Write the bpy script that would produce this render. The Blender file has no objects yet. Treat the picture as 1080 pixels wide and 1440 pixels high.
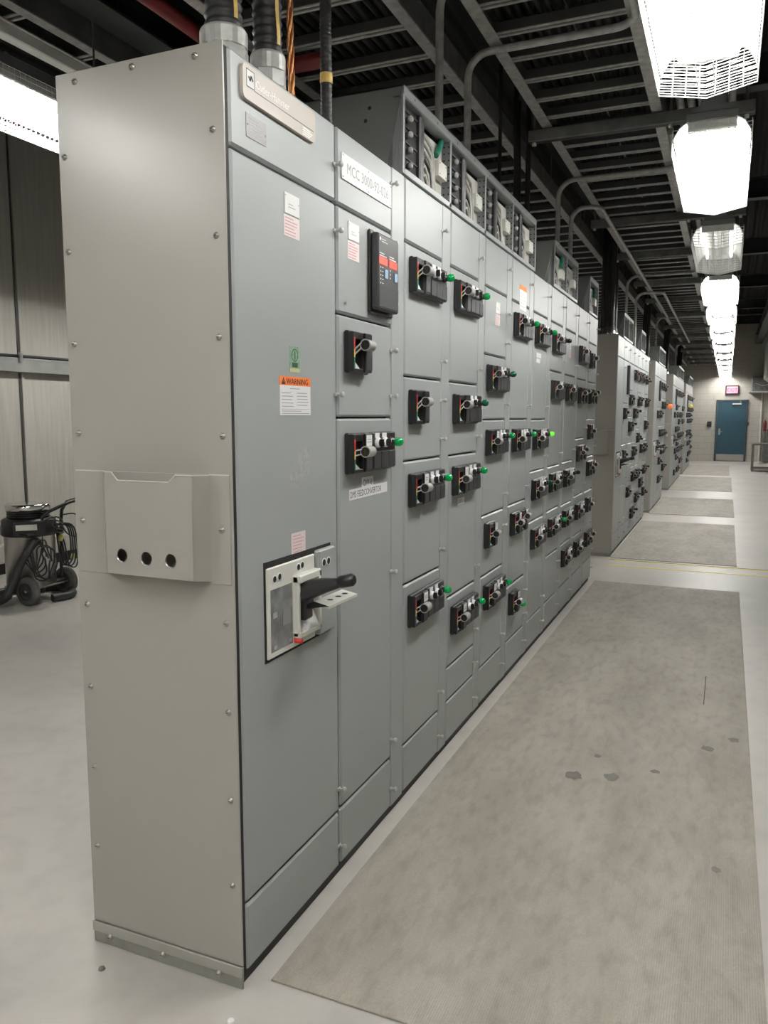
import bpy, math, random
from mathutils import Vector, Matrix
random.seed(7)
D = bpy.data
SC = bpy.context.scene
COL = SC.collection
pi = math.pi

# ------------------------------------------------------------------ materials
MATS = {}
def node_mat(name):
    m = D.materials.new(name); m.use_nodes = True
    nt = m.node_tree; b = nt.nodes['Principled BSDF']
    MATS[name] = m
    return m, nt, b

def mat(name, col, rough=0.5, metal=0.0, var=0.06, vscale=6.0, bump=0.0, bscale=60.0, emit=None, estr=0.0, spec=0.5, rvar=0.0, stretch=(1,1,1)):
    m, nt, b = node_mat(name)
    L = nt.links
    tc = nt.nodes.new('ShaderNodeTexCoord')
    mp = nt.nodes.new('ShaderNodeMapping'); mp.inputs['Scale'].default_value = stretch
    L.new(tc.outputs['Object'], mp.inputs['Vector'])
    n = nt.nodes.new('ShaderNodeTexNoise'); n.inputs['Scale'].default_value = vscale; n.inputs['Detail'].default_value = 4
    L.new(mp.outputs['Vector'], n.inputs['Vector'])
    r = nt.nodes.new('ShaderNodeValToRGB')
    r.color_ramp.elements[0].position = 0.3; r.color_ramp.elements[1].position = 0.7
    r.color_ramp.elements[0].color = tuple(max(0, c*(1-var)) for c in col)+(1,)
    r.color_ramp.elements[1].color = tuple(min(1, c*(1+var)) for c in col)+(1,)
    L.new(n.outputs['Fac'], r.inputs['Fac']); L.new(r.outputs['Color'], b.inputs['Base Color'])
    b.inputs['Roughness'].default_value = rough; b.inputs['Metallic'].default_value = metal
    b.inputs['Specular IOR Level'].default_value = spec
    if rvar:
        mr = nt.nodes.new('ShaderNodeMapRange'); mr.inputs['To Min'].default_value = max(.02, rough-rvar); mr.inputs['To Max'].default_value = rough+rvar
        L.new(n.outputs['Fac'], mr.inputs['Value']); L.new(mr.outputs['Result'], b.inputs['Roughness'])
    if bump:
        n2 = nt.nodes.new('ShaderNodeTexNoise'); n2.inputs['Scale'].default_value = bscale; n2.inputs['Detail'].default_value = 2
        L.new(mp.outputs['Vector'], n2.inputs['Vector'])
        bp = nt.nodes.new('ShaderNodeBump'); bp.inputs['Strength'].default_value = bump; bp.inputs['Distance'].default_value = 0.004
        L.new(n2.outputs['Fac'], bp.inputs['Height']); L.new(bp.outputs['Normal'], b.inputs['Normal'])
    if emit:
        b.inputs['Emission Color'].default_value = emit+(1,); b.inputs['Emission Strength'].default_value = estr
    return m

PAINT = (.352, .374, .372)
mat('paint_front', PAINT, .37, spec=.30, var=.025, vscale=1.6, bump=.05, bscale=9, rvar=.05)
mat('paint_end', (.355, .345, .312), .29, var=.02, vscale=1.2, bump=.04, bscale=7, rvar=.05)
mat('paint_dark', (.16, .165, .155), .5)
mat('gap_black', (.012, .012, .012), .7)
mat('plinth', (.03, .03, .028), .6)
mat('sill_grey', (.25, .255, .225), .5, var=.12, vscale=14)
mat('steel', (.62, .61, .58), .28, 1.0, var=.1, vscale=30)
mat('galv', (.50, .50, .485), .45, .3, var=.22, vscale=24)
mat('galv_dull', (.17, .17, .162), .5, .35, var=.25, vscale=12)
mat('beam_dark', (.03, .034, .037), .5, var=.2)
mat('black_plastic', (.012, .012, .0135), .38, var=.1)
mat('charcoal_plastic', (.032, .033, .036), .42, var=.1)
mat('black_rubber', (.022, .022, .023), .5, var=.15)
mat('grey_plastic', (.36, .355, .34), .4)
mat('cream_plastic', (.72, .72, .66), .4, var=.04)
mat('white_label', (.80, .80, .80), .5, var=.02)
mat('pink_label', (.80, .70, .70), .5, var=.02)
mat('pink_ink', (.62, .26, .28), .6)
mat('ink', (.02, .02, .022), .6)
mat('grey_ink', (.36, .37, .39), .6)
mat('orange_label', (.90, .22, .045), .5)
mat('nameplate_beige', (.47, .42, .365), .4, var=.03)
mat('nameplate_text', (.86, .84, .80), .4)
mat('plate_grey', (.22, .215, .22), .4)
mat('rung_dark', (.05, .05, .048), .5)
mat('screw_steel', (.42, .41, .38), .35, .8)
mat('green_label', (.22, .36, .25), .5, var=.3, vscale=90)
mat('green_dark', (.03, .07, .045), .5)
mat('olive_label', (.48, .5, .26), .5)
mat('red_strip', (.62, .03, .03), .45)
mat('yellow_strip', (.75, .55, .10), .45)
mat('green_strip', (.02, .17, .11), .45)
mat('lamp_green', (.0, .20, .045), .12, emit=(0, .6, .12), estr=.07)
mat('lamp_lime', (.12, .62, .04), .15, emit=(.15, .95, .05), estr=.35)
mat('lamp_dim', (.0, .085, .04), .12)
mat('lamp_black', (.012, .014, .013), .15)
mat('led_red', (.5, .03, .02), .4, emit=(1, .06, .03), estr=.9)
mat('key_blue', (.30, .45, .60), .4)
mat('smoke_window', (.21, .215, .215), .22, var=.35, vscale=28)
mat('copper', (.45, .19, .07), .35, .8, var=.3, vscale=160)
mat('red_paint', (.15, .014, .014), .5)
mat('yellow_tape', (.72, .50, .13), .45, var=.15, vscale=60)
mat('lamp_housing', (.16, .165, .17), .45)
mat('lamp_white', (.82, .82, .80), .35, var=.02)
mat('tube_lit', (.9, .9, .9), .4, emit=(1.0, .985, .945), estr=42.0)
mat('tube_lit_soft', (.9, .9, .9), .4, emit=(1.0, .985, .945), estr=2.0)
mat('door_teal', (.008, .052, .082), .42, var=.06)
mat('door_frame_dark', (.05, .06, .065), .5)
mat('brushed', (.36, .35, .32), .35, .7, var=.1, vscale=20, stretch=(1,1,8))
mat('exit_box', (.02, .02, .02), .5)
mat('exit_face', (.8, .25, .32), .4, emit=(1.0, .17, .27), estr=.6)
mat('exit_text', (.8, .02, .08), .4, emit=(1.0, .01, .06), estr=.55)
mat('chrome', (.75, .74, .72), .1, 1.0, var=.05)
mat('stainless', (.55, .53, .49), .33, 1.0, var=.12, vscale=18, stretch=(1,1,.2))
mat('tire', (.095, .092, .085), .75, var=.2, vscale=30)
mat('yellow_plug', (.62, .62, .16), .45)
mat('orange_tag_glow', (.90, .16, .02), .4, emit=(1, .2, .02), estr=.25)  # weak glow put into the colour; the tag itself is no lamp
mat('yellow_tag', (.80, .66, .10), .4)
mat('green_wire', (.02, .20, .13), .4)
mat('wire_grey', (.40, .39, .36), .4, var=.15, vscale=40)
mat('wire_dark', (.012, .012, .012), .45)
mat('unit_white', (.62, .62, .58), .5)
mat('girt', (.22, .225, .215), .5, var=.1)
mat('line_yellow', (.80, .68, .15), .6, var=.12, vscale=20)
mat('frame_steel', (.14, .13, .115), .5, .2, var=.15)
mat('latch_grey', (.50, .50, .48), .35, .2)
mat('edge_highlight', (.62, .62, .57), .4)  # painted highlight: pale colour for the bright top edges of the document pocket
mat('seam', (.05, .05, .045), .6)
mat('scuff', (.50, .50, .47), .5, var=.1, vscale=60)
mat('glue_residue', (.37, .385, .375), .62, var=.14, vscale=70, bump=.1)

def floor_mat():
    m, nt, b = node_mat('floor_epoxy'); L = nt.links
    tc = nt.nodes.new('ShaderNodeTexCoord')
    n1 = nt.nodes.new('ShaderNodeTexNoise'); n1.inputs['Scale'].default_value = 1.3; n1.inputs['Detail'].default_value = 6; n1.inputs['Distortion'].default_value = .6
    n2 = nt.nodes.new('ShaderNodeTexNoise'); n2.inputs['Scale'].default_value = 9; n2.inputs['Detail'].default_value = 8
    n3 = nt.nodes.new('ShaderNodeTexNoise'); n3.inputs['Scale'].default_value = 70; n3.inputs['Detail'].default_value = 3
    for n in (n1, n2, n3): L.new(tc.outputs['Object'], n.inputs['Vector'])
    r = nt.nodes.new('ShaderNodeValToRGB'); e = r.color_ramp.elements
    e[0].position = .32; e[0].color = (.455, .445, .42, 1); e[1].position = .68; e[1].color = (.545, .515, .475, 1)
    L.new(n1.outputs['Fac'], r.inputs['Fac'])
    r2 = nt.nodes.new('ShaderNodeValToRGB'); e = r2.color_ramp.elements
    e[0].position = .30; e[0].color = (.86, .86, .86, 1); e[1].position = .55; e[1].color = (1, 1, 1, 1)
    L.new(n2.outputs['Fac'], r2.inputs['Fac'])
    mx = nt.nodes.new('ShaderNodeMix'); mx.data_type = 'RGBA'; mx.blend_type = 'MULTIPLY'; mx.inputs['Factor'].default_value = .8
    L.new(r.outputs['Color'], mx.inputs['A']); L.new(r2.outputs['Color'], mx.inputs['B'])
    L.new(mx.outputs['Result'], b.inputs['Base Color'])
    mr = nt.nodes.new('ShaderNodeMapRange'); mr.inputs['To Min'].default_value = .28; mr.inputs['To Max'].default_value = .55
    L.new(n2.outputs['Fac'], mr.inputs['Value']); L.new(mr.outputs['Result'], b.inputs['Roughness'])
    bp = nt.nodes.new('ShaderNodeBump'); bp.inputs['Strength'].default_value = .12; bp.inputs['Distance'].default_value = .004
    ad = nt.nodes.new('ShaderNodeMath'); ad.operation = 'ADD'
    L.new(n2.outputs['Fac'], ad.inputs[0]); L.new(n3.outputs['Fac'], ad.inputs[1]); L.new(ad.outputs[0], bp.inputs['Height'])
    L.new(bp.outputs['Normal'], b.inputs['Normal'])
floor_mat()

def mat_rubber():
    m, nt, b = node_mat('mat_rubber'); L = nt.links
    tc = nt.nodes.new('ShaderNodeTexCoord')
    mp = nt.nodes.new('ShaderNodeMapping'); mp.inputs['Scale'].default_value = (1.6, .6, 1)
    L.new(tc.outputs['Object'], mp.inputs['Vector'])
    n1 = nt.nodes.new('ShaderNodeTexNoise'); n1.inputs['Scale'].default_value = 2.2; n1.inputs['Detail'].default_value = 7; n1.inputs['Roughness'].default_value = .62
    L.new(mp.outputs['Vector'], n1.inputs['Vector'])
    n2 = nt.nodes.new('ShaderNodeTexNoise'); n2.inputs['Scale'].default_value = 16; n2.inputs['Detail'].default_value = 6
    L.new(mp.outputs['Vector'], n2.inputs['Vector'])
    n3 = nt.nodes.new('ShaderNodeTexNoise'); n3.inputs['Scale'].default_value = 260; n3.inputs['Detail'].default_value = 2
    L.new(tc.outputs['Object'], n3.inputs['Vector'])
    r = nt.nodes.new('ShaderNodeValToRGB'); e = r.color_ramp.elements
    e[0].position = .30; e[0].color = (.262, .240, .203, 1); e[1].position = .70; e[1].color = (.405, .380, .325, 1)
    L.new(n1.outputs['Fac'], r.inputs['Fac'])
    r2 = nt.nodes.new('ShaderNodeValToRGB'); e = r2.color_ramp.elements
    e[0].position = .30; e[0].color = (.74, .74, .74, 1); e[1].position = .52; e[1].color = (1.02, 1.02, 1.02, 1)
    L.new(n2.outputs['Fac'], r2.inputs['Fac'])
    mx = nt.nodes.new('ShaderNodeMix'); mx.data_type = 'RGBA'; mx.blend_type = 'MULTIPLY'; mx.inputs['Factor'].default_value = .7
    L.new(r.outputs['Color'], mx.inputs['A']); L.new(r2.outputs['Color'], mx.inputs['B'])
    mx2 = nt.nodes.new('ShaderNodeMix'); mx2.data_type = 'RGBA'; mx2.blend_type = 'OVERLAY'; mx2.inputs['Factor'].default_value = .22
    L.new(mx.outputs['Result'], mx2.inputs['A']); L.new(n3.outputs['Fac'], mx2.inputs['B'])
    L.new(mx2.outputs['Result'], b.inputs['Base Color'])
    w = nt.nodes.new('ShaderNodeTexWave'); w.bands_direction = 'X'; w.inputs['Scale'].default_value = 50; w.inputs['Distortion'].default_value = 0
    L.new(tc.outputs['Object'], w.inputs['Vector'])
    bp = nt.nodes.new('ShaderNodeBump'); bp.inputs['Strength'].default_value = .35; bp.inputs['Distance'].default_value = .002
    L.new(w.outputs['Fac'], bp.inputs['Height']); L.new(bp.outputs['Normal'], b.inputs['Normal'])
    b.inputs['Roughness'].default_value = .6
mat_rubber()
mat('mat_edge', (.05, .048, .045), .7)
mat('stain_dark', (.125, .115, .103), .55, var=.2, vscale=30)

def liner_wall():
    m, nt, b = node_mat('liner_panel'); L = nt.links
    tc = nt.nodes.new('ShaderNodeTexCoord')
    n1 = nt.nodes.new('ShaderNodeTexNoise'); n1.inputs['Scale'].default_value = 3; n1.inputs['Detail'].default_value = 6
    mp = nt.nodes.new('ShaderNodeMapping'); mp.inputs['Scale'].default_value = (1, 8, .6)
    L.new(tc.outputs['Object'], mp.inputs['Vector']); L.new(mp.outputs['Vector'], n1.inputs['Vector'])
    r = nt.nodes.new('ShaderNodeValToRGB'); e = r.color_ramp.elements
    e[0].position = .3; e[0].color = (.37, .355, .315, 1); e[1].position = .7; e[1].color = (.45, .435, .39, 1)
    L.new(n1.outputs['Fac'], r.inputs['Fac']); L.new(r.outputs['Color'], b.inputs['Base Color'])
    w = nt.nodes.new('ShaderNodeTexWave'); w.bands_direction = 'Y'; w.inputs['Scale'].default_value = 4.2; w.wave_profile = 'SAW'
    L.new(tc.outputs['Object'], w.inputs['Vector'])
    bp = nt.nodes.new('ShaderNodeBump'); bp.inputs['Strength'].default_value = .5; bp.inputs['Distance'].default_value = .006
    L.new(w.outputs['Fac'], bp.inputs['Height']); L.new(bp.outputs['Normal'], b.inputs['Normal'])
    b.inputs['Roughness'].default_value = .5
liner_wall()

def block_wall():
    m, nt, b = node_mat('block_wall'); L = nt.links
    tc = nt.nodes.new('ShaderNodeTexCoord')
    mp = nt.nodes.new('ShaderNodeMapping'); mp.inputs['Rotation'].default_value = (-pi/2, 0, 0)
    L.new(tc.outputs['Object'], mp.inputs['Vector'])
    br = nt.nodes.new('ShaderNodeTexBrick')
    br.inputs['Scale'].default_value = 1.0; br.inputs['Brick Width'].default_value = .4; br.inputs['Row Height'].default_value = .2
    br.inputs['Mortar Size'].default_value = .006; br.inputs['Color1'].default_value = (.50, .475, .425, 1); br.inputs['Color2'].default_value = (.47, .45, .40, 1); br.inputs['Mortar'].default_value = (.36, .345, .31, 1)
    L.new(mp.outputs['Vector'], br.inputs['Vector']); L.new(br.outputs['Color'], b.inputs['Base Color'])
    b.inputs['Roughness'].default_value = .6
block_wall()

def deck_mat():
    m, nt, b = node_mat('roof_deck'); L = nt.links
    tc = nt.nodes.new('ShaderNodeTexCoord')
    w = nt.nodes.new('ShaderNodeTexWave'); w.bands_direction = 'X'; w.inputs['Scale'].default_value = 2.2
    L.new(tc.outputs['Object'], w.inputs['Vector'])
    b.inputs['Base Color'].default_value = (.008, .008, .008, 1); b.inputs['Roughness'].default_value = .7
    bp = nt.nodes.new('ShaderNodeBump'); bp.inputs['Strength'].default_value = 1; bp.inputs['Distance'].default_value = .03
    L.new(w.outputs['Fac'], bp.inputs['Height']); L.new(bp.outputs['Normal'], b.inputs['Normal'])
deck_mat()

# ------------------------------------------------------------------ mesh builder
class MB:
    def __init__(s): s.v = []; s.f = []; s.mi = []; s.sm = []; s.mats = []
    def mid(s, m):
        if m not in s.mats: s.mats.append(m)
        return s.mats.index(m)
    def add(s, vs, fs, m, smooth=False):
        o = len(s.v); k = s.mid(m); s.v += [tuple(v) for v in vs]
        for f in fs: s.f.append([i+o for i in f]); s.mi.append(k); s.sm.append(smooth)
        return s
    def box(s, x0, x1, y0, y1, z0, z1, m, c=0.0):
        if x0 > x1: x0, x1 = x1, x0
        if y0 > y1: y0, y1 = y1, y0
        if z0 > z1: z0, z1 = z1, z0
        if c <= 0:
            vs = [(x, y, z) for z in (z0, z1) for y in (y0, y1) for x in (x0, x1)]
            return s.add(vs, [(0,2,3,1),(4,5,7,6),(0,1,5,4),(2,6,7,3),(0,4,6,2),(1,3,7,5)], m)
        c = min(c, (x1-x0)*.49, (y1-y0)*.49, (z1-z0)*.49)
        vs = []; ix = {}
        for i, x in enumerate((x0, x1)):
            for j, y in enumerate((y0, y1)):
                for k, z in enumerate((z0, z1)):
                    sx, sy, sz = (c if i == 0 else -c), (c if j == 0 else -c), (c if k == 0 else -c)
                    ix[i,j,k,0] = len(vs); vs.append((x, y+sy, z+sz))
                    ix[i,j,k,1] = len(vs); vs.append((x+sx, y, z+sz))
                    ix[i,j,k,2] = len(vs); vs.append((x+sx, y+sy, z))
        fs = []
        def q(l, flip): fs.append(tuple(l[::-1]) if flip else tuple(l))
        for i in (0, 1): q([ix[i,0,0,0], ix[i,1,0,0], ix[i,1,1,0], ix[i,0,1,0]], i == 0)
        for j in (0, 1): q([ix[0,j,0,1], ix[1,j,0,1], ix[1,j,1,1], ix[0,j,1,1]], j == 1)
        for k in (0, 1): q([ix[0,0,k,2], ix[1,0,k,2], ix[1,1,k,2], ix[0,1,k,2]], k == 0)
        for i in (0, 1):
            for j in (0, 1): q([ix[i,j,0,0], ix[i,j,0,1], ix[i,j,1,1], ix[i,j,1,0]], (i+j) % 2 == 1)
            for k in (0, 1): q([ix[i,0,k,0], ix[i,0,k,2], ix[i,1,k,2], ix[i,1,k,0]], (i+k) % 2 == 0)
        for j in (0, 1):
            for k in (0, 1): q([ix[0,j,k,1], ix[0,j,k,2], ix[1,j,k,2], ix[1,j,k,1]], (j+k) % 2 == 1)
        for i in (0, 1):
            for j in (0, 1):
                for k in (0, 1): q([ix[i,j,k,0], ix[i,j,k,1], ix[i,j,k,2]], (i+j+k) % 2 == 1)
        return s.add(vs, fs, m)
    def tube(s, pts, r, m, n=8, caps=True, smooth=True, rs=None):
        pts = [Vector(p) for p in pts]; N = len(pts); vs = []; fs = []
        t0 = (pts[1]-pts[0]).normalized()
        up = Vector((0,0,1)) if abs(t0.z) < .9 else Vector((1,0,0))
        u = t0.cross(up).normalized()
        for i, p in enumerate(pts):
            t = (pts[min(i+1, N-1)]-pts[max(i-1, 0)]).normalized()
            u = (u - t*u.dot(t)).normalized(); w = t.cross(u)
            rr = rs[i] if rs else r
            for k in range(n):
                a = 2*pi*k/n; vs.append(p+u*(rr*math.cos(a))+w*(rr*math.sin(a)))
        for i in range(N-1):
            for k in range(n):
                fs.append((i*n+k, i*n+(k+1) % n, (i+1)*n+(k+1) % n, (i+1)*n+k))
        s.add(vs, fs, m, smooth)
        if caps:
            s.add(vs[:n], [tuple(range(n))[::-1]], m); s.add(vs[-n:], [tuple(range(n))], m)
        return s
    def cyl(s, p0, p1, r, m, n=12, r1=None, caps=True, smooth=True):
        return s.tube([p0, p1], r, m, n, caps, smooth, rs=[r, r if r1 is None else r1])
    def lathe(s, base, axis, prof, m, n=16, smooth=True):
        base = Vector(base); a = Vector(axis).normalized()
        up = Vector((0,0,1)) if abs(a.z) < .9 else Vector((1,0,0))
        u = a.cross(up).normalized(); w = a.cross(u); vs = []; fs = []
        for (r, h) in prof:
            for k in range(n):
                t = 2*pi*k/n; vs.append(base+a*h+u*(r*math.cos(t))+w*(r*math.sin(t)))
        for i in range(len(prof)-1):
            for k in range(n): fs.append((i*n+k, i*n+(k+1) % n, (i+1)*n+(k+1) % n, (i+1)*n+k))
        s.add(vs, fs, m, smooth)
        return s
    def prism(s, poly, plane, a0, a1, m):
        # poly: list of 2-D points; plane 'xz' extruded along y, 'yz' along x, 'xy' along z
        def P(p, a):
            return {'xz': (p[0], a, p[1]), 'yz': (a, p[0], p[1]), 'xy': (p[0], p[1], a)}[plane]
        n = len(poly); vs = [P(p, a0) for p in poly]+[P(p, a1) for p in poly]
        fs = [tuple(range(n)), tuple(range(2*n-1, n-1, -1))]+[(i, i+n, (i+1) % n+n, (i+1) % n) for i in range(n)]
        return s.add(vs, fs, m)
    def quad(s, a, b, c, d, m): return s.add([a, b, c, d], [(0,1,2,3)], m)
    def disc(s, c, axis, r, m, n=16): 
        c = Vector(c); a = Vector(axis).normalized(); up = Vector((0,0,1)) if abs(a.z) < .9 else Vector((1,0,0))
        u = a.cross(up).normalized(); w = a.cross(u)
        return s.add([c+u*(r*math.cos(2*pi*k/n))+w*(r*math.sin(2*pi*k/n)) for k in range(n)], [tuple(range(n))], m)
    def text(s, txt, org, ud, vd, size, m, align='LEFT', sx=1.0):
        cu = D.curves.new('t', 'FONT'); cu.body = txt; cu.size = size; cu.align_x = align; cu.resolution_u = 2
        ob = D.objects.new('t', cu); me = D.meshes.new_from_object(ob)
        org, ud, vd = Vector(org), Vector(ud), Vector(vd)
        s.add([org+ud*(v.co.x*sx)+vd*v.co.y for v in me.vertices], [tuple(p.vertices) for p in me.polygons], m)
        D.objects.remove(ob); D.meshes.remove(me); D.curves.remove(cu)
        return s
    def mesh(s, name):
        me = D.meshes.new(name); me.from_pydata(s.v, [], s.f)
        for m in s.mats: me.materials.append(MATS[m])
        me.polygons.foreach_set('material_index', s.mi); me.polygons.foreach_set('use_smooth', s.sm)
        me.update(); return me
    def build(s, name, parent=None, loc=(0,0,0)): return place(name, s.mesh(name), parent, loc)

def place(name, me, parent=None, loc=(0,0,0), rot=(0,0,0)):
    o = D.objects.new(name, me); o.location = loc; o.rotation_euler = rot
    if parent: o.parent = parent
    COL.objects.link(o); return o
def thing(name, label, cat, loc=(0,0,0), group=None, rz=0):
    o = D.objects.new(name, None); o.empty_display_size = .1; o.location = loc; o.rotation_euler = (0,0,rz); COL.objects.link(o)
    return tag(o, label, cat, group)
def tag(o, label, cat, group=None):
    o['label'] = label; o['category'] = cat
    if group: o['group'] = group
    return o
def struct(o): o['kind'] = 'structure'; return o
def arc(c, r, a0, a1, u, v, n=6):
    c, u, v = Vector(c), Vector(u), Vector(v)
    return [c+u*(r*math.cos(a0+(a1-a0)*i/n))+v*(r*math.sin(a0+(a1-a0)*i/n)) for i in range(n+1)]
ORD = ['first','second','third','fourth','fifth','sixth','seventh','eighth','ninth','tenth','eleventh','twelfth','thirteenth']
EXPO = .85

# ------------------------------------------------------------------ motor control cabinets
MESH = {}
def cached(key, fn):
    if key not in MESH: MESH[key] = fn()
    return MESH[key]
OH = .126
def m_disc(kind):
    # black operator bezel fixed to the door; origin at its upper left corner on the door face
    W = {'N': .148, 'W': .335, 'D': .318}[kind]
    b = MB(); P = 'black_plastic'
    b.box(0, .016, 0, W, -OH, 0, P, .004)
    def unit(y):
        b.box(.012, .031, y+.002, y+.014, -OH+.004, -.004, P, .002)
        b.box(.012, .031, y+.010, y+.078, -.026, -.004, P, .002)
        b.box(.012, .031, y+.010, y+.078, -OH+.004, -OH+.014, P, .002)
        b.box(.012, .031, y+.070, y+.078, -OH+.004, -.004, P, .002)
        b.box(.016, .0165, y+.014, y+.070, -OH+.014, -.026, 'gap_black')
        b.prism([(y+.016, -OH+.014), (y+.060, -OH+.014), (y+.022, -OH+.034)], 'yz', .017, .026, 'white_label')
        for (za, zb, m) in ((-.020, -.056, 'red_strip'), (-.056, -.080, 'yellow_strip'), (-.080, -.112, 'green_strip')):
            b.box(.030, .0318, y+.008, y+.0145, zb, za, m)
        b.box(.014, .035, y+.080, y+.132, -OH+.004, -.003, P, .003)
        b.box(.034, .0365, y+.084, y+.130, -OH+.012, -.052, 'charcoal_plastic', .001)
        b.cyl((.030, y+.05, -.014), (.0325, y+.05, -.014), .003, 'charcoal_plastic', 8)
    unit(0)
    if kind == 'D': unit(.160)
    if kind == 'W':
        b.box(.012, .030, .146, W-.002, -OH+.006, -.002, P, .003)
        for k in range(3):
            y = .150+k*.0605
            b.box(.029, .0335, y, y+.057, -OH+.010, -.062, 'charcoal_plastic', .0015)
    return b.mesh('operator_bezel')
def m_handle(up):
    b = MB()
    s = (.014, .024, -.062); e = Vector((.050, .046, -.062+up))
    for dz in (-.0075, .0075):
        b.tube([(s[0], s[1], s[2]+dz*.6), (s[0]+.012, s[1]+.002, s[2]+dz), (e.x-.013, e.y+.002, e.z+dz)], .0026, 'grey_plastic', 6)
    b.tube([e, e+Vector((0, .048, 0))], .0175, 'grey_plastic', 20, rs=[.0178, .0165])
    b.lathe(e, (0, -1, 0), [(.0178, -.001), (.0182, .001), (.0145, .001), (.0138, -.003)], 'grey_plastic', 20)
    b.disc(e+Vector((0, -.0006, 0)), (0, -1, 0), .0143, 'gap_black', 20)
    b.box(e.x-.004, e.x+.004, e.y-.0012, e.y-.0007, e.z-.009, e.z+.009, 'black_plastic')
    return b.mesh('handle')
def m_lamp(lens):
    b = MB(); c = Vector((.030, .296, -.034))
    b.lathe(c, (1, 0, 0), [(.0155, 0), (.0155, .006), (.012, .007), (.012, .020), (.0, .020)], 'black_plastic', 14)
    b.lathe(c, (1, 0, 0), [(.0135, .018), (.0150, .022), (.0152, .030), (.0128, .038), (.007, .0425), (0, .0435)], lens, 14)
    return b.mesh('pilot_lamp')
def m_lamp_low(lens):
    b = MB(); c = Vector((.034, .112, -.078))
    b.lathe(c, (1, 0, 0), [(.0155, 0), (.0155, .006), (.012, .007), (.012, .016), (.0, .016)], 'black_plastic', 14)
    b.lathe(c, (1, 0, 0), [(.0135, .014), (.0150, .018), (.0152, .026), (.0128, .034), (.007, .0385), (0, .0395)], lens, 14)
    return b.mesh('pilot_lamp')
def m_switch():
    b = MB(); c = Vector((.030, 0, 0))
    b.lathe(c, (1, 0, 0), [(.0145, 0), (.0145, .005), (.012, .006), (.012, .012), (0, .012)], 'black_plastic', 14)
    b.box(.040, .056, -.004, .004, -.012, .012, 'black_plastic', .002)
    b.box(.0555, .0566, -.0012, .0012, .002, .011, 'white_label')
    b.box(.030, .0320, -.017, .017, .016, .031, 'white_label')
    b.lathe((.030, 0, 0), (1, 0, 0), [(.0165, 0), (.0165, .009), (.0125, .012)], 'white_label', 14)
    return b.mesh('selector_switch')
def m_tag(w, h):
    b = MB(); b.box(.0345, .0362, 0, w, -h, 0, 'white_label', .0006)
    for k in range(2): b.box(.0361, .0364, .006, w-.008, -h*.42-k*.008, -h*.42-k*.008+.0022, 'grey_ink')
    return b.mesh('legend_plate')
LENS = {'g': 'lamp_green', 'd': 'lamp_dim', 'l': 'lamp_lime', 'k': 'lamp_black'}
LENSNAME = {'g': 'glowing green pilot lamp', 'd': 'dark green unlit pilot lamp', 'l': 'bright lime green pilot lamp', 'k': 'black pilot lamp'}
def operator(sec, yl, zt, kind, lens=None, up=.012, tagpos='hi', fine=True):
    o = place('disconnect_operator', cached('op'+kind, lambda: m_disc(kind)), sec, (0, yl, zt))
    ys = [0, .160] if kind == 'D' else [0]
    for i, y in enumerate(ys):
        u = up if i == 0 else up+.018
        place('handle', cached('h%.3f' % u, lambda: m_handle(u)), o, (0, y, 0))
        if fine:
            place('legend_plate', cached('tag', lambda: m_tag(.042, .034)), o, (0, y+.086, -.008 if tagpos == 'hi' else -.030))
    if kind == 'W':
        if fine:
            for y in (.178, .236): place('selector_switch', cached('sw', m_switch), o, (0, y, -.034))
        if lens: 
            q = place('pilot_lamp', cached('l'+lens, lambda: m_lamp(LENS[lens])), o); q['label'] = LENSNAME[lens]
    elif lens:
        q = place('pilot_lamp', cached('ll'+lens, lambda: m_lamp_low(LENS[lens])), o); q['label'] = LENSNAME[lens]
    return o
def m_latch():
    b = MB()
    b.cyl((0, 0, 0), (.020, 0, 0), .0045, 'latch_grey', 8)
    b.lathe((.016, 0, 0), (1, 0, 0), [(.004, 0), (.0085, .001), (.0085, .008), (.006, .0105), (0, .011)], 'latch_grey', 10)
    b.box(0, .005, -.013, .008, -.005, .005, 'latch_grey', .001)
    return b.mesh('latch')
def m_screw():
    b = MB()
    b.lathe((0, 0, 0), (0, -1, 0), [(.0078, 0), (.0078, .0012), (.0052, .0016), (.0052, .005), (.004, .0062), (0, .0064)], 'screw_steel', 10)
    b.box(-.0038, .0038, -.0067, -.0063, -.0008, .0008, 'ink')
    return b.mesh('screw')
DEPTH = .493; TOP = 2.286
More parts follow.
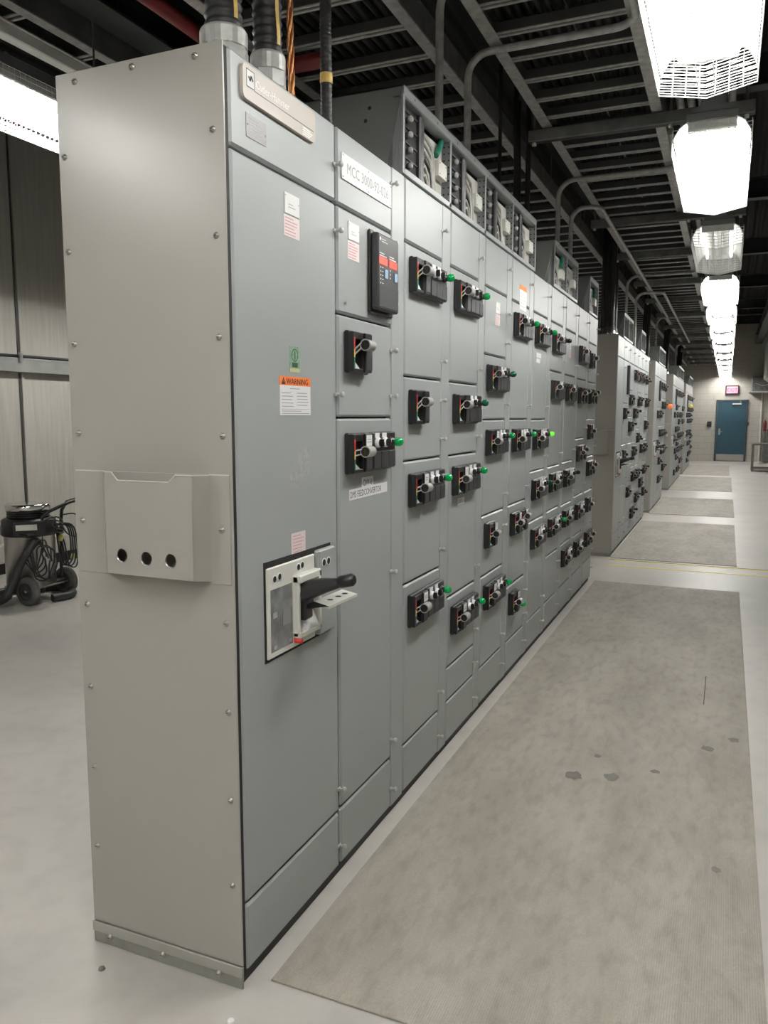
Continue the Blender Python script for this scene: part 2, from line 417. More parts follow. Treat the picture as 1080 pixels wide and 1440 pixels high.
def section(y0, w, seams, label, x0=0.0, doorw=None, group=None, latches=None, fine=True, handles=None):
    """one cabinet: seams are the z of the joints between its doors, from the top down"""
    s = thing('motor_control_cabinet', label, 'electrical cabinet', (x0, y0, 0), group)
    dw = doorw if doorw else w*.80
    b = MB(); g = .001
    b.box(-DEPTH, -.026, g, w-g, .03, TOP, 'paint_front')
    b.box(-.027, -.024, g, w-g, .03, TOP-.004, 'gap_black')
    b.box(-DEPTH+.01, -.016, g, w-g, 0, .034, 'plinth')
    if y0 == 0: b.box(-.024, -.004, .0, .0115, .03, TOP-.01, 'gap_black')
    b.build('body', s)
    zs = [TOP-.006]+list(seams)+[.036]
    doors = []
    for i in range(len(zs)-1):
        zt, zb = zs[i]-(.003 if i else 0), zs[i+1]+.003
        d = MB(); d.box(-.023, 0, .013 if y0 == 0 else .006, dw, zb, zt, 'paint_front', .007 if y0 == 0 else .0065)
        dob = d.build('door', s); doors.append((dob, zb, zt))
        if latches is None:
            h = zt-zb
            lz = [zb+.075, zt-.085] if h > .3 else [zt-.085]
            if not fine: lz = []
            for z in lz: place('latch', cached('latch', m_latch), dob, (0, dw-.004, z))
    if latches:
        for z in latches:
            for dob, zb, zt in doors:
                if zb <= z <= zt: place('latch', cached('latch', m_latch), dob, (0, dw-.004, z)); break
    if w-dw > .03:
        wb = MB(); wb.box(-.023, -.0008, dw+.004, w-.003, .036, TOP-.006, 'paint_front', .003)
        wb.build('wireway_cover', s)
    return s

def breaker(s):
    # cream main breaker operator with a black toggle handle
    b = MB(); C = 'cream_plastic'
    b.box(0, .002, .120, .488, .822, 1.086, 'gap_black')
    b.box(0, .008, .126, .380, .830, 1.070, C, .003)
    b.box(.0075, .0088, .139, .250, .846, 1.012, 'smoke_window')
    for y in (.152, .230): b.box(.0086, .0094, y, y+.014, .852, .862, 'grey_ink')
    b.box(.0086, .0100, .196, .236, .905, .948, 'plate_grey'); b.box(.0086, .0094, .15, .17, .935, .95, 'grey_ink')
    for y, z in ((.160, 1.038), (.185, 1.040), (.285, 1.048), (.306, 1.050)):
        b.lathe((.008, y, z), (1, 0, 0), [(.0105, 0), (.0105, .0012), (.0085, .0012)], 'white_label', 14)
        b.disc((.0086, y, z), (1, 0, 0), .0088, 'gap_black', 14)
    o = b.build('breaker_operator', s)
    b = MB()    # bezel round the toggle
    b.box(.006, .024, .256, .270, .858, 1.028, C, .003); b.box(.006, .030, .366, .380, .858, 1.028, C, .003)
    b.box(.006, .030, .256, .380, 1.008, 1.030, C, .003); b.box(.006, .030, .256, .380, .856, .872, C, .003)
    b.box(.008, .010, .270, .368, .870, 1.010, 'gap_black')
    b.prism([(.010, .872), (.030, .872), (.010, .915)], 'xz', .29, .362, 'white_label')
    b.lathe((.030, .262, .849), (1,0,0), [(.007, -.022), (.007, 0), (0, .001)], 'red_strip', 10)
    b.build('toggle_bezel', o)
    b = MB()    # lever
    b.box(.006, .036, .274, .318, .902, 1.000, 'black_plastic', .006)
    b.tube([(.016, .292, .975), (.052, .298, .992), (.085, .302, 1.001), (.125, .306, 1.010)], .016, 'black_plastic', 12, rs=[.028, .026, .020, .013])
    b.tube([(.118, .306, 1.009), (.126, .307, 1.012), (.160, .309, 1.021), (.166, .309, 1.022)], .014, 'black_plastic', 16, rs=[.011, .0175, .0175, .012])
    h = b.build('toggle_handle', o)
    b = MB()
    a, u, v = Vector((.056, .282, .958)), Vector((.012, .150, .004)), Vector((.066, -.036, .0))
    dz = Vector((0, 0, -.007))
    P = [a, a+u, a+u+v, a+v]
    b.add(P+[p+dz for p in P], [(0,1,2,3), (7,6,5,4), (0,4,5,1), (1,5,6,2), (2,6,7,3), (3,7,4,0)], C)
    for t in (.3, .58, .82): b.disc(a+u*t+v*.5+Vector((0,0,.0006)), (0,0,1), .009, 'gap_black', 12)
    b.add([a, a+v, Vector((.034, .280, .935)), Vector((.030, .285, .945))], [(0,1,2,3)], 'black_plastic')
    b.build('lockout_tab', o)
    b = MB()
    b.box(0, .020, .386, .486, .832, 1.078, 'paint_front', .004)
    for y in (.412, .440):
        b.lathe((.020, y, 1.040), (1,0,0), [(.0125, 0), (.0125, .0012), (.010, .0012)], 'white_label', 14)
        b.disc((.0206, y, 1.040), (1,0,0), .0102, 'gap_black', 14)
    b.build('interlock_cover', o)
    return o

def end_panel(s, fine=True):
    """the bolted side sheet with its sill and the folded document pocket"""
    b = MB(); b.box(-DEPTH, -.003, -.005, -.0005, .062, TOP, 'paint_end', .0015)
    ep = b.build('end_panel', s)
    b = MB(); b.box(-DEPTH, -.003, -.008, .0, 0, .060, 'sill_grey', .002)
    b.box(-DEPTH, -.003, -.0115, -.008, .034, .062, 'paint_end', .001)
    sl = b.build('sill', s)
    if fine:
        scr = [(-.431,2.262),(-.256,2.268),(-.077,2.262),(-.474,2.092),(-.474,1.865),(-.469,1.638),(-.034,2.099),(-.031,1.867),(-.03,1.639),(-.026,1.41),(-.029,.957),(-.029,.733),(-.028,.504),(-.028,.278),(-.468,1.413),(-.465,.963),(-.466,.739),(-.466,.513),(-.468,.287)]
        for x, z in scr: place('screw', cached('screw', m_screw), ep, (x, -.005, z))
        for x in (-.432, -.252, -.072): place('screw', cached('screw', m_screw), sl, (x, -.0115, .030))
    b = MB()
    b.box(-.482, -.009, -.0075, -.005, 1.053, 1.318, 'paint_end', .0008)
    b.box(-.482, -.390, -.0080, -.0068, 1.3165, 1.3190, 'edge_highlight'); b.box(-.066, -.009, -.0080, -.0068, 1.3165, 1.3190, 'edge_highlight')
    dp = b.build('document_pocket', s)
    y = -.055
    poly = [(-.345, 1.066), (-.084, 1.066), (-.080, 1.318), (-.128, 1.318), (-.148, 1.300), (-.303, 1.300), (-.322, 1.320), (-.345, 1.318)]
    # front sheet with three round finger holes: built as a grid of cells round the holes
    b = MB(); hs = [(-.298, 1.114), (-.223, 1.111), (-.150, 1.111)]; R = .0165; N = 20
    def P(x, z): return (x, y, z)
    xs = [-.345, -.2605, -.1865, -.084]
    for i, (hx, hz) in enumerate(hs):
        xl, xr, zb, zt = xs[i], xs[i+1], 1.066, 1.156
        ring = []; out = []
        for k in range(N):
            a = 2*pi*k/N; ca, sa = math.cos(a), math.sin(a)
            ring.append(P(hx+R*ca, hz+R*sa))
            tx = (xr-hx)/ca if ca > 1e-6 else ((xl-hx)/ca if ca < -1e-6 else 1e9)
            tz = (zt-hz)/sa if sa > 1e-6 else ((zb-hz)/sa if sa < -1e-6 else 1e9)
            t = min(tx, tz); out.append(P(hx+t*ca, hz+t*sa))
        # snap four outer points to the cell corners
        for (cx, cz) in ((xl, zb), (xl, zt), (xr, zb), (xr, zt)):
            j = min(range(N), key=lambda q: (out[q][0]-cx)**2+(out[q][2]-cz)**2); out[j] = P(cx, cz)
        b.add(ring+out, [(k, (k+1) % N, N+(k+1) % N, N+k) for k in range(N)], 'paint_end')
        b.lathe((hx, y, hz), (0,1,0), [(R+.0016, -.0008), (R, -.0008), (R, .004)], 'steel', N)
    up = [(-.345, 1.156), (-.084, 1.156), (-.080, 1.318), (-.128, 1.318), (-.148, 1.300), (-.303, 1.300), (-.322, 1.320), (-.345, 1.320)]
    b.add([P(*q) for q in up], [tuple(range(8))], 'paint_end')
    # side and bottom walls folding back to the sheet
    b.add([(-.345, y, 1.066), (-.345, y, 1.320), (-.392, -.0075, 1.318), (-.392, -.0075, 1.056)], [(0,1,2,3)], 'paint_end')
    b.add([(-.084, y, 1.066), (-.080, y, 1.318), (-.066, -.0075, 1.316), (-.066, -.0075, 1.058)], [(0,1,2,3)], 'paint_end')
    b.add([(-.345, y, 1.066), (-.084, y, 1.066), (-.066, -.0075, 1.058), (-.392, -.0075, 1.056)], [(0,1,2,3)], 'paint_end')
    b.tube([P(*q) for q in [(-.345, 1.320), (-.322, 1.320), (-.303, 1.300), (-.148, 1.300), (-.128, 1.318), (-.080, 1.318)]], .0016, 'edge_highlight', 5)  # rim tubes carry the painted edge highlight
    b.tube([(-.392, -.0075, 1.318), (-.345, y, 1.320)], .0014, 'edge_highlight', 5); b.tube([(-.080, y, 1.318), (-.066, -.0075, 1.316)], .0014, 'edge_highlight', 5)
    b.build('pocket_sleeve', dp)
    if fine:
        for x, z in ((-.466, 1.187), (-.034, 1.186)): place('screw', cached('screw', m_screw), dp, (x, -.0075, z))
    return ep

def lines(b, x, y0, y1, z0, z1, n, m, h=.0018, seed=1):
    r = random.Random(seed)
    for k in range(n):
        z = z1-(k+.5)*(z1-z0)/n
        b.box(x, x+.0003, y0, y0+(y1-y0)*r.uniform(.6, 1), z-h/2, z+h/2, m)
def plate_label(s, y, zt, w=.075, h=.052, pink=True, mat_='white_label'):
    b = MB(); b.box(0, .0022, y, y+w, zt-h, zt, mat_, .0006)
    lines(b, .0021, y+.018, y+w-.02, zt-h*.72, zt-h*.45, 2, 'grey_ink')
    for yy in (y+.004, y+w-.005): b.disc((.0026, yy, zt-h/2+.006*(1 if yy > y+.03 else 3)), (1,0,0), .0016, 'ink', 8)
    b.build('white_tag', s)
    if pink:
        b = MB(); b.box(0, .0008, y-.004, y+w+.002, zt-h-.056, zt-h-.003, 'pink_label')
        lines(b, .0008, y+.002, y+w-.006, zt-h-.054, zt-h-.006, 6, 'pink_ink', .0020)
        b.build('pink_sticker', s)

# --- first line-up, section by section
W1, W2, WP = .546, .527, .5028
def ystart(k): return 0 if k == 1 else (W1 if k == 2 else W1+W2+(k-3)*WP)
def nameplate(s):
    b = MB()
    pts = []
    y0, y1, z0, z1, r = .056, .405, 2.184, 2.262, .014
    for (cy, cz, a) in ((y1-r, z1-r, 0), (y0+r, z1-r, pi/2), (y0+r, z0+r, pi), (y1-r, z0+r, 1.5*pi)):
        for k in range(5): pts.append((cy+r*math.cos(a+k*pi/8), cz+r*math.sin(a+k*pi/8)))
    b.prism(pts, 'yz', 0, .009, 'nameplate_beige')
    X = .0094
    b.box(.009, X, .070, .104, 2.213, 2.252, 'white_label')
    for (a, c, d, e) in ((.070, .104, 2.2505, 2.252), (.070, .104, 2.213, 2.2145), (.070, .0715, 2.213, 2.252), (.1025, .104, 2.213, 2.252)):
        b.box(X, X+.0003, a, c, d, e, 'ink')
    for (p, q) in (((.079, 2.236), (.086, 2.228)), ((.086, 2.228), (.090, 2.240)), ((.090, 2.240), (.097, 2.230))):
        b.tube([(X+.0003, p[0], p[1]), (X+.0003, q[0], q[1])], .0016, 'ink', 5)
    b.box(.009, X, .104, .395, 2.2115, 2.2130, 'ink')
    b.text('Cutler-Hammer', (X, .110, 2.222), (0,1,0), (0,0,1), .026, 'nameplate_text', sx=.92)
    for k in range(4): b.box(.009, X, .335, .335+(.042, .052, .047, .038)[k], 2.2045-k*.0055, 2.2075-k*.0055, 'nameplate_text')
    b.build('nameplate', s)

s1 = section(0, W1, [2.066, .222], 'nearest wide grey cabinet with main breaker handle, orange warning sticker and beige nameplate', doorw=.539,
             latches=[2.168, 1.986, 1.52, .298, .11], group=None)
end_panel(s1); breaker(s1); nameplate(s1)
b = MB(); b.box(0, .0015, .078, .166, 2.106, 2.160, 'plate_grey', .0005)
for y, z in ((.084, 2.134), (.161, 2.130)): b.disc((.0018, y, z), (1,0,0), .0028, 'ink', 10)
lines(b, .0015, .092, .152, 2.112, 2.154, 6, 'grey_ink', .0012); b.build('rating_plate', s1)
plate_label(s1, .250, 2.025, .075, .052)
b = MB(); b.box(0, .0008, .266, .319, 1.572, 1.640, 'green_label'); b.box(.0008, .0010, .266, .319, 1.572, 1.582, 'olive_label')
b.lathe((.0010, .293, 1.617), (1,0,0), [(.017, 0), (.014, 0)], 'green_dark', 20); b.box(.0008, .0012, .291, .295, 1.606, 1.628, 'green_dark')
b.box(.0008, .0012, .278, .308, 1.585, 1.598, 'green_dark'); b.build('green_sticker', s1)
b = MB(); b.box(0, .0010, .214, .377, 1.459, 1.537, 'white_label'); b.box(0, .0010, .213, .378, 1.537, 1.560, 'orange_label')
b.prism([(.222, 1.5395), (.242, 1.5395), (.232, 1.5575)], 'yz', .001, .0013, 'ink'); b.box(.0013, .0016, .2312, .2328, 1.5440, 1.5510, 'orange_label')
b.text('WARNING', (.0014, .246, 1.5405), (0,1,0), (0,0,1), .0215, 'ink', sx=1.12)
b.text('WARNING', (.00145, .2466, 1.5405), (0,1,0), (0,0,1), .0215, 'ink', sx=1.12)
lines(b, .0010, .265, .345, 1.526, 1.532, 1, 'grey_ink'); lines(b, .0010, .222, .292, 1.478, 1.522, 5, 'grey_ink', seed=3); lines(b, .0010, .302, .366, 1.482, 1.522, 5, 'grey_ink', seed=5)
b.box(.0010, .0013, .220, .370, 1.4745, 1.4755, 'grey_ink'); lines(b, .0010, .222, .372, 1.461, 1.473, 2, 'grey_ink', seed=8); b.build('warning_sticker', s1)
b = MB(); b.box(0, .0008, .262, .340, 1.082, 1.142, 'pink_label'); lines(b, .0008, .272, .334, 1.085, 1.138, 6, 'pink_ink', .0016); b.build('pink_sticker', s1)
b = MB()
b.add([(.0004, .312, 1.372), (.0004, .372, 1.372), (.0004, .368, 1.340), (.0004, .372, 1.300), (.0004, .330, 1.292), (.0004, .300, 1.262), (.0004, .258, 1.275), (.0004, .262, 1.306), (.0004, .300, 1.312)], [tuple(range(9))], 'glue_residue')
b.build('adhesive_residue', s1)

s2 = section(ystart(2), W2, [2.065, 1.757, 1.452, .226], 'grey cabinet with black digital relay panel and white MCC 3000-92-026 sign', doorw=.410,
             latches=[2.222, 2.03, 1.832, 1.678, 1.525, .916, .298, .112])
b = MB(); b.box(0, .004, .030, .400, 2.142, 2.216, 'white_label', .001)
for y in (.037, .215, .393):
    for z in (2.149, 2.209): b.disc((.0046, y, z), (1,0,0), .0024, 'ink', 8)
b.text('MCC 3000-92-026', (.0046, .060, 2.163), (0,1,0), (0,0,1), .044, 'grey_ink', sx=.93); b.build('name_sign', s2)
plate_label(s2, .076, 2.033, .075, .052)
b = MB()
b.box(0, .010, .212, .402, 1.782, 2.040, 'black_plastic', .008)
b.box(.008, .034, .222, .392, 1.795, 2.030, 'charcoal_plastic', .005)
X = .0344
b.disc((X+.0004, .238, 2.012), (1,0,0), .006, 'white_label', 10); lines(b, X, .250, .300, 2.002, 2.016, 2, 'white_label', .002)
for (y, z) in ((.232, 1.972), (.310, 1.972)): lines(b, X, y, y+.06, z-.014, z, 2, 'white_label', .003)
for (y, z) in ((.230, 1.935), (.310, 1.935)): b.box(X, X+.0012, y, y+.062, z, z+.022, 'led_red')
for k in range(5): b.disc((X+.0006, .240, 1.925-k*.012), (1,0,0), .003, 'white_label', 8); b.box(X, X+.0005, .250, .262, 1.924-k*.012, 1.926-k*.012, 'white_label')
for k in range(3): b.disc((X+.0006, .318, 1.925-k*.012), (1,0,0), .003, 'white_label', 8)
for (y, z) in ((.272, 1.895), (.352, 1.895)): b.box(X, X+.0025, y, y+.024, z, z+.028, 'key_blue', .001)
b.box(X, X+.0012, .228, .386, 1.803, 1.872, 'charcoal_plastic', .0005)
b.build('relay_panel', s2)
b = MB(); b.cyl((0, .05, 1.79), (.006, .05, 1.79), .004, 'steel', 8); b.build('door_screw', s2)
operator(s2, .042, 1.712, 'N', up=.020, tagpos='lo'); operator(s2, .042, 1.406, 'W', 'g', up=.004)
b = MB(); b.box(0, .0007, .168, .256, 1.228, 1.262, 'white_label'); b.text('O/V-6', (.0009, .174, 1.234), (0,1,0), (0,0,1), .030, 'ink', sx=.98); b.build('unit_label', s2)
b = MB()
c, uu, vv = Vector((.0012, .074, 1.196)), Vector((0, 1, .015)).normalized(), Vector((0, -.015, 1)).normalized()
q = [c, c+uu*.298, c+uu*.298+vv*.034, c+vv*.034]; b.add(q, [(0,1,2,3)], 'white_label')
b.text('DMS FEEDCONVERTOR', c+uu*.006+vv*.007+Vector((.0003,0,0)), uu, vv, .0285, 'ink', sx=.80); b.build('unit_label', s2)

FIRST = {
 3: ([2.065, 1.599, 1.294, .838, .222], [('W',2.02,'g'),('N',1.553,None),('W',1.249,'g'),('W',.795,'g')], [2.177,1.673,1.52,1.366,.915,.308,.113], 'grey cabinet right after the relay panel cabinet, third from the near end'),
 4: ([2.065, 1.599, 1.292, .683, .373, .222], [('W',2.018,'g'),('W',1.55,'d'),('W',1.246,'g'),('W',.639,'g')], [2.162,1.669,1.366,.76,.452,.288,.113], 'grey cabinet with four switch units and a small white label under the third'),
 5: ([2.062, 1.750, 1.440, .976, .677, .221], [('W',1.702,'d'),('W',1.393,'g'),('N',.94,None),('W',.632,'g')], None, 'grey cabinet with white and pink tags on a blank upper door, fifth from near end'),
 6: ([2.062, 1.440, .977, .527, .217], [('W',2.004,'g'),('W',1.39,'g'),('D',.933,None),('N',.489,'g')], None, 'grey cabinet with the orange and white sticker at the top and green lamp low down'),
 7: ([2.062, 1.437, 1.127, .823, .217], [('W',2.004,'g'),('W',1.382,'l'),('W',1.078,'d'),('W',.778,'k')], None, 'grey cabinet whose second switch unit carries the brightest lime green lamp'),
 8: ([2.062, 1.750, 1.126, .832, .528, .217], [('W',1.996,'k'),('W',1.691,'k'),('W',1.081,'k'),('W',.782,'g')], None, 'grey cabinet with one small green lamp on its lowest switch, eighth in the first row'),
 9: ([2.062, 1.748, 1.131, .822, .532, .22], [('W',1.688,'k'),('W',1.076,'k'),('W',.783,None),('W',.492,None)], None, 'grey cabinet with small white tags high up, third from the far end of first row'),
 10: ([2.060, 1.740, 1.285, .838, .525, .22], [('W',1.992,None),('D',1.679,None),('D',1.233,None),('W',.777,None),('W',.481,None)], None, 'grey cabinet with five switch units, next to last of the first row'),
 11: ([2.055, 1.735, 1.435, 1.124, .832, .535, .22], [('N',1.973,None),('D',1.683,None),('N',1.391,None),('D',1.086,None),('N',.781,None),('D',.489,None)], None, 'grey cabinet closing the far end of the first row, with six switch handles'),
}
SECS = {1: s1, 2: s2}
for k, (seams, ops, lat, lab) in FIRST.items():
    s = section(ystart(k), WP if k < 11 else .452, seams, lab, doorw=.400, latches=lat); SECS[k] = s
    for kind, zt, lens in ops: operator(s, .040, zt, kind, lens, up=.018 if zt > 1.45 else .006, tagpos='lo' if zt > 1.45 else 'hi')
b = MB(); b.box(0, .0007, .130, .225, 1.070, 1.100, 'white_label'); b.text('LNNP', (.0009, .137, 1.075), (0,1,0), (0,0,1), .029, 'grey_ink', sx=1.0) if False else lines(b, .0007, .140, .215, 1.076, 1.096, 2, 'grey_ink', .004); b.build('unit_label', SECS[4])
plate_label(SECS[5], .185, 2.012, .08, .055)
b = MB(); b.box(0, .0010, .160, .320, 2.035, 2.140, 'white_label'); b.box(0, .0012, .160, .320, 2.140, 2.165, 'orange_label'); lines(b, .001, .17, .31, 2.045, 2.13, 5, 'grey_ink'); b.build('warning_sticker', SECS[6])
b = MB(); b.box(0, .0008, .10, .23, 1.806, 1.834, 'white_label'); b.box(0, .0008, .10, .20, 1.776, 1.800, 'white_label'); b.build('unit_label', SECS[7])
plate_label(SECS[9], .14, 1.98, .07, .05, pink=True)
b = MB(); b.box(-DEPTH, -.003, 0, .004, .03, TOP, 'paint_end', .0015); b.build('end_panel', SECS[11], (0, .452, 0))

# --- the further line-ups down the aisle
def lineup(n, y0, y1, nsec, x0, which, big=True):
    wp = (y1-y0-W1-W2)/(nsec-2); rnd = random.Random(n*11)
    for k in range(nsec):
        w = W1 if k == 0 else (W2 if k == 1 else wp)
        ys = y0+(0 if k == 0 else W1 if k == 1 else W1+W2+(k-2)*wp)
        side = 'nearest end' if k == 0 else ('far end' if k == nsec-1 else None)
        lab = ('wide grey cabinet with black main handle at the near end of the %s row' % which) if k == 0 else \
              ('grey cabinet with tall black relay strip in the %s row' % which) if k == 1 else \
              ('grey cabinet closing the far end of the %s row' % which) if k == nsec-1 else \
              ('grey cabinet in the %s row, %s from its near end' % (which, ORD[k]))
        if k == 0: seams = [2.066, .222]
        elif k == 1: seams = [2.065, 1.6, 1.145, .69, .222]
        else:
            seams = [2.062]; z = 2.062
            while z > .75:
                z -= rnd.choice([.305, .305, .457]); 
                if z > .3: seams.append(round(z, 3))
            seams.append(.22)
        s = section(ys, w, seams, lab, x0=x0, doorw=.539 if k == 0 else (.41 if k == 1 else wp*.8), fine=(n == 2))
        if k == 0:
            end_panel(s, False); breaker(s)
        elif k == 1:
            b = MB(); b.box(0, .030, .300, .372, 1.700, 2.020, 'charcoal_plastic', .005); b.build('relay_panel', s)
            for zt in (1.55, 1.09): operator(s, .042, zt, 'N', fine=False)
        else:
            for z in seams[:-1]:
                if rnd.random() < .95:
                    operator(s, .036, z-.05, rnd.choice(['W', 'W', 'D', 'N']) if wp > .44 else rnd.choice(['W', 'N']), 'k' if rnd.random() < .5 else None, up=.012, fine=False)
    b = MB(); b.box(-DEPTH, -.003, 0, .004, .03, TOP, 'paint_end', .0015); b.build('end_panel', s, (0, w, 0))
lineup(2, 6.86, 10.30, 7, .012, 'second')
lineup(3, 11.02, 13.34, 5, .040, 'third')
lineup(4, 15.12, 19.15, 8, .052, 'fourth')
lineup(5, 19.80, 23.80, 8, .075, 'fifth')
for name, lab, loc, m, r in (('lockout_tag', 'round orange lockout tag hanging on a handle of the third row', (.145, 13.0, 1.63), 'orange_tag_glow', .040), ('lockout_tag', 'yellow lockout tag hanging on a handle of the farthest row', (.175, 20.6, 1.72), 'yellow_tag', .05)):
    b = MB(); b.lathe((0,0,0), (.5,-1,0), [(0, -.012), (r, -.010), (r, .010), (0, .014)], m, 18); b.tube([(0, .0, r*.8), (-.03, .01, r+.05), (-.07, .02, r+.06)], .004, 'wire_dark', 6)
    tag(b.build(name, None, loc), lab, 'tag')

# ------------------------------------------------------------------ the room
XL, XR, YB, YF, ZC = -5.06, 5.2, -4.6, 26.8, 4.7
b = MB(); b.box(XL-.2, XR+.2, YB-.2, YF+.2, -.15, 0, 'floor_epoxy'); struct(b.build('floor'))
b = MB(); b.box(XL-.2, XR+.2, YB-.2, YF+.2, ZC, ZC+.15, 'roof_deck'); struct(b.build('ceiling'))
b = MB(); b.box(XL-.15, XL, YB, YF, 0, ZC, 'liner_panel'); struct(b.build('wall_left'))
b = MB(); b.box(XR, XR+.15, YB, YF, 0, ZC, 'block_wall'); struct(b.build('wall_right'))
b = MB(); b.box(XL-.15, XR+.15, YB-.15, YB, 0, ZC, 'block_wall'); struct(b.build('wall_back'))
b = MB(); b.box(XL-.15, XR+.15, YF, YF+.15, 0, ZC, 'block_wall'); struct(b.build('wall_far'))
b = MB(); b.box(XL, XL+.03, YB, YF, 0, .11, 'black_rubber'); b.box(XL, XL+.10, YB, YF, .11, .28, 'liner_panel', .01); struct(b.build('baseboard_left'))
b = MB(); b.box(XL, XL+.09, YB, YF, 1.86, 1.97, 'girt', .004); b.box(XL+.02, XL+.09, YB, YF, 1.97, 1.985, 'girt'); struct(b.build('trim_1'))
k = 2
for y in (-2.1, .9, 3.98, 7.0):
    b = MB(); b.box(XL, XL+.010, y-.008, y+.008, .11, ZC, 'seam'); b.box(XL, XL+.022, y+.014, y+.05, .11, ZC, 'liner_panel', .004)
    struct(b.build('trim_%d' % k)); k += 1
b = MB(); pts = [(XL+.06, y, 2.005+.006*math.sin(y*1.7)) for y in [YB+.2+.4*i for i in range(60)]]
b.tube(pts, .015, 'wire_dark', 8)
tag(b.build('wall_conduit'), 'thin dark conduit running on top of the left wall rail', 'conduit')
b = MB(); b.box(XL+.095, XL+.115, 3.90, 3.93, 1.95, 2.04, 'steel'); tag(b.build('conduit_clip'), 'small metal clip holding the conduit on the left wall rail', 'clip')
# painted floor lines across the aisle and small chips of debris
for y, w, lab in ((6.655, .040, 'farther of the two thin yellow lines painted across the aisle floor'), (6.365, .040, 'nearer of the two thin yellow lines painted across the aisle floor')):
    b = MB(); b.box(0.02, XR, y-w/2, y+w/2, 0, .0012, 'line_yellow'); tag(b.build('floor_line'), lab, 'floor marking', 'yellow floor lines')
b = MB(); b.box(.02, XR, 6.690, 6.700, 0, .0015, 'gap_black'); struct(b.build('trim_8'))
for (x, y, s, lab) in ((-.39, -.09, .010, 'dark chip of debris on the floor before the grey end panel'), (.03, -.11, .011, 'pale scuffed chip on the floor by the front corner of the cabinet')):
    b = MB(); b.lathe((0,0,0), (0,0,1), [(s, 0), (s*.8, s*.5), (s*.2, s*.7), (0, s*.7)], 'stain_dark' if x < 0 else 'white_label', 7, False)
    tag(b.build('debris_chip', None, (x, y, 0)), lab, 'debris')
# rubber mats
for (x0, x1, y0, y1, lab) in ((.045, 1.222, .050, 5.53, 'long worn grey rubber mat beside the nearest cabinet row'), (.02, 1.215, 6.78, 9.98, 'grey rubber mat just past the yellow floor lines'),
        (.04, 1.22, 10.88, 13.56, 'third grey rubber mat down the aisle'), (.05, 1.21, 15.14, 19.03, 'fourth grey rubber mat down the aisle'), (.07, 1.17, 19.77, 24.1, 'farthest grey rubber mat before the teal door')):
    b = MB(); b.box(x0, x1, y0, y1, 0, .0055, 'mat_rubber', .0015); m = b.build('rubber_mat'); tag(m, lab, 'floor mat', 'rubber mats along the aisle')
    if y0 < 1:
        rr = random.Random(3); 
        for (sx, sy, r) in ((.56, 1.55, .038), (.70, 1.60, .032), (1.05, 2.05, .03), (1.10, 1.05, .016), (.62, 1.78, .018), (.86, 1.72, .02), (1.16, 2.2, .026)):
            n = 14; b = MB(); b.add([(sx+r*rr.uniform(.6, 1.1)*math.cos(2*pi*k/n), sy+1.25*r*rr.uniform(.6, 1.1)*math.sin(2*pi*k/n), .0058) for k in range(n)], [tuple(range(n))], 'stain_dark'); b.build('stain', m)['label'] = 'dark round stain'
        b = MB(); b.box(1.02, 1.024, 2.62, 3.10, .0055, .0059, 'gap_black')
        b.build('scratch', m)['label'] = 'long dark scratch'

# far wall: teal door, exit sign and fittings
d = D.objects.new('door_1', None); d.location = (0, YF, 0); COL.objects.link(d); struct(d)
b = MB(); y = -.02
b.box(.70, .745, -.06, .005, 0, 1.99, 'door_frame_dark'); b.box(1.61, 1.655, -.06, .005, 0, 1.99, 'door_frame_dark'); b.box(.70, 1.655, -.06, .005, 1.95, 1.99, 'door_frame_dark'); b.build('door_frame', d)
b = MB(); b.box(.748, 1.607, -.045, -.005, .012, 1.948, 'door_teal', .003); dl = b.build('door_leaf', d)
b = MB(); b.box(.765, 1.59, -.049, -.045, .02, .225, 'brushed', .001); b.build('kick_plate', dl)
b = MB(); b.box(.80, .86, -.054, -.045, .86, 1.06, 'brushed', .002); b.cyl((.83, -.05, .96), (.83, -.10, .96), .010, 'brushed', 8); b.box(.82, .92, -.112, -.095, .95, .97, 'brushed', .004); b.build('door_handle', dl)
b = MB(); b.box(1.18, 1.46, -.10, -.045, 1.83, 1.88, 'unit_white', .006); b.tube([(1.40, -.08, 1.885), (1.45, -.12, 1.92), (1.40, -.06, 1.955)], .007, 'brushed', 6); b.build('door_closer', dl)
ex = thing('exit_sign', 'red lit EXIT sign on the wall above the teal door', 'sign', (1.155, YF, 2.31))
b = MB(); b.box(-.205, .205, -.075, -.001, -.145, .145, 'exit_box', .008); b.build('sign_box', ex)
b = MB(); b.box(-.165, .165, -.080, -.076, -.108, .108, 'exit_face', .003); b.text('EXIT', (0, -.0806, -.062), (1,0,0), (0,0,1), .165, 'exit_text', 'CENTER', .92); b.build('sign_face', ex)
b = MB(); b.box(.45, .58, YF-.06, YF, 1.12, 1.29, 'black_plastic', .006); b.box(.48, .55, YF-.064, YF-.058, 1.19, 1.26, 'charcoal_plastic', .002); tag(b.build('call_box'), 'small black box on the wall left of the teal door', 'wall box')
b = MB(); b.box(1.67, 1.70, YF-.03, YF-.001, 1.16, 1.27, 'charcoal_plastic', .003); tag(b.build('wall_switch'), 'tiny dark switch on the wall right of the teal door', 'switch')
b = MB(); b.cyl((2.05, YF-.06, 0), (2.05, YF-.06, 2.2), .032, 'unit_white', 10); tag(b.build('vertical_pipe'), 'white vertical pipe on the far wall right of the teal door', 'pipe')
u = thing('wall_shelf_unit', 'grey wall box with jutting ledge high right of the teal door', 'wall unit', (2.1, YF, 2.2))
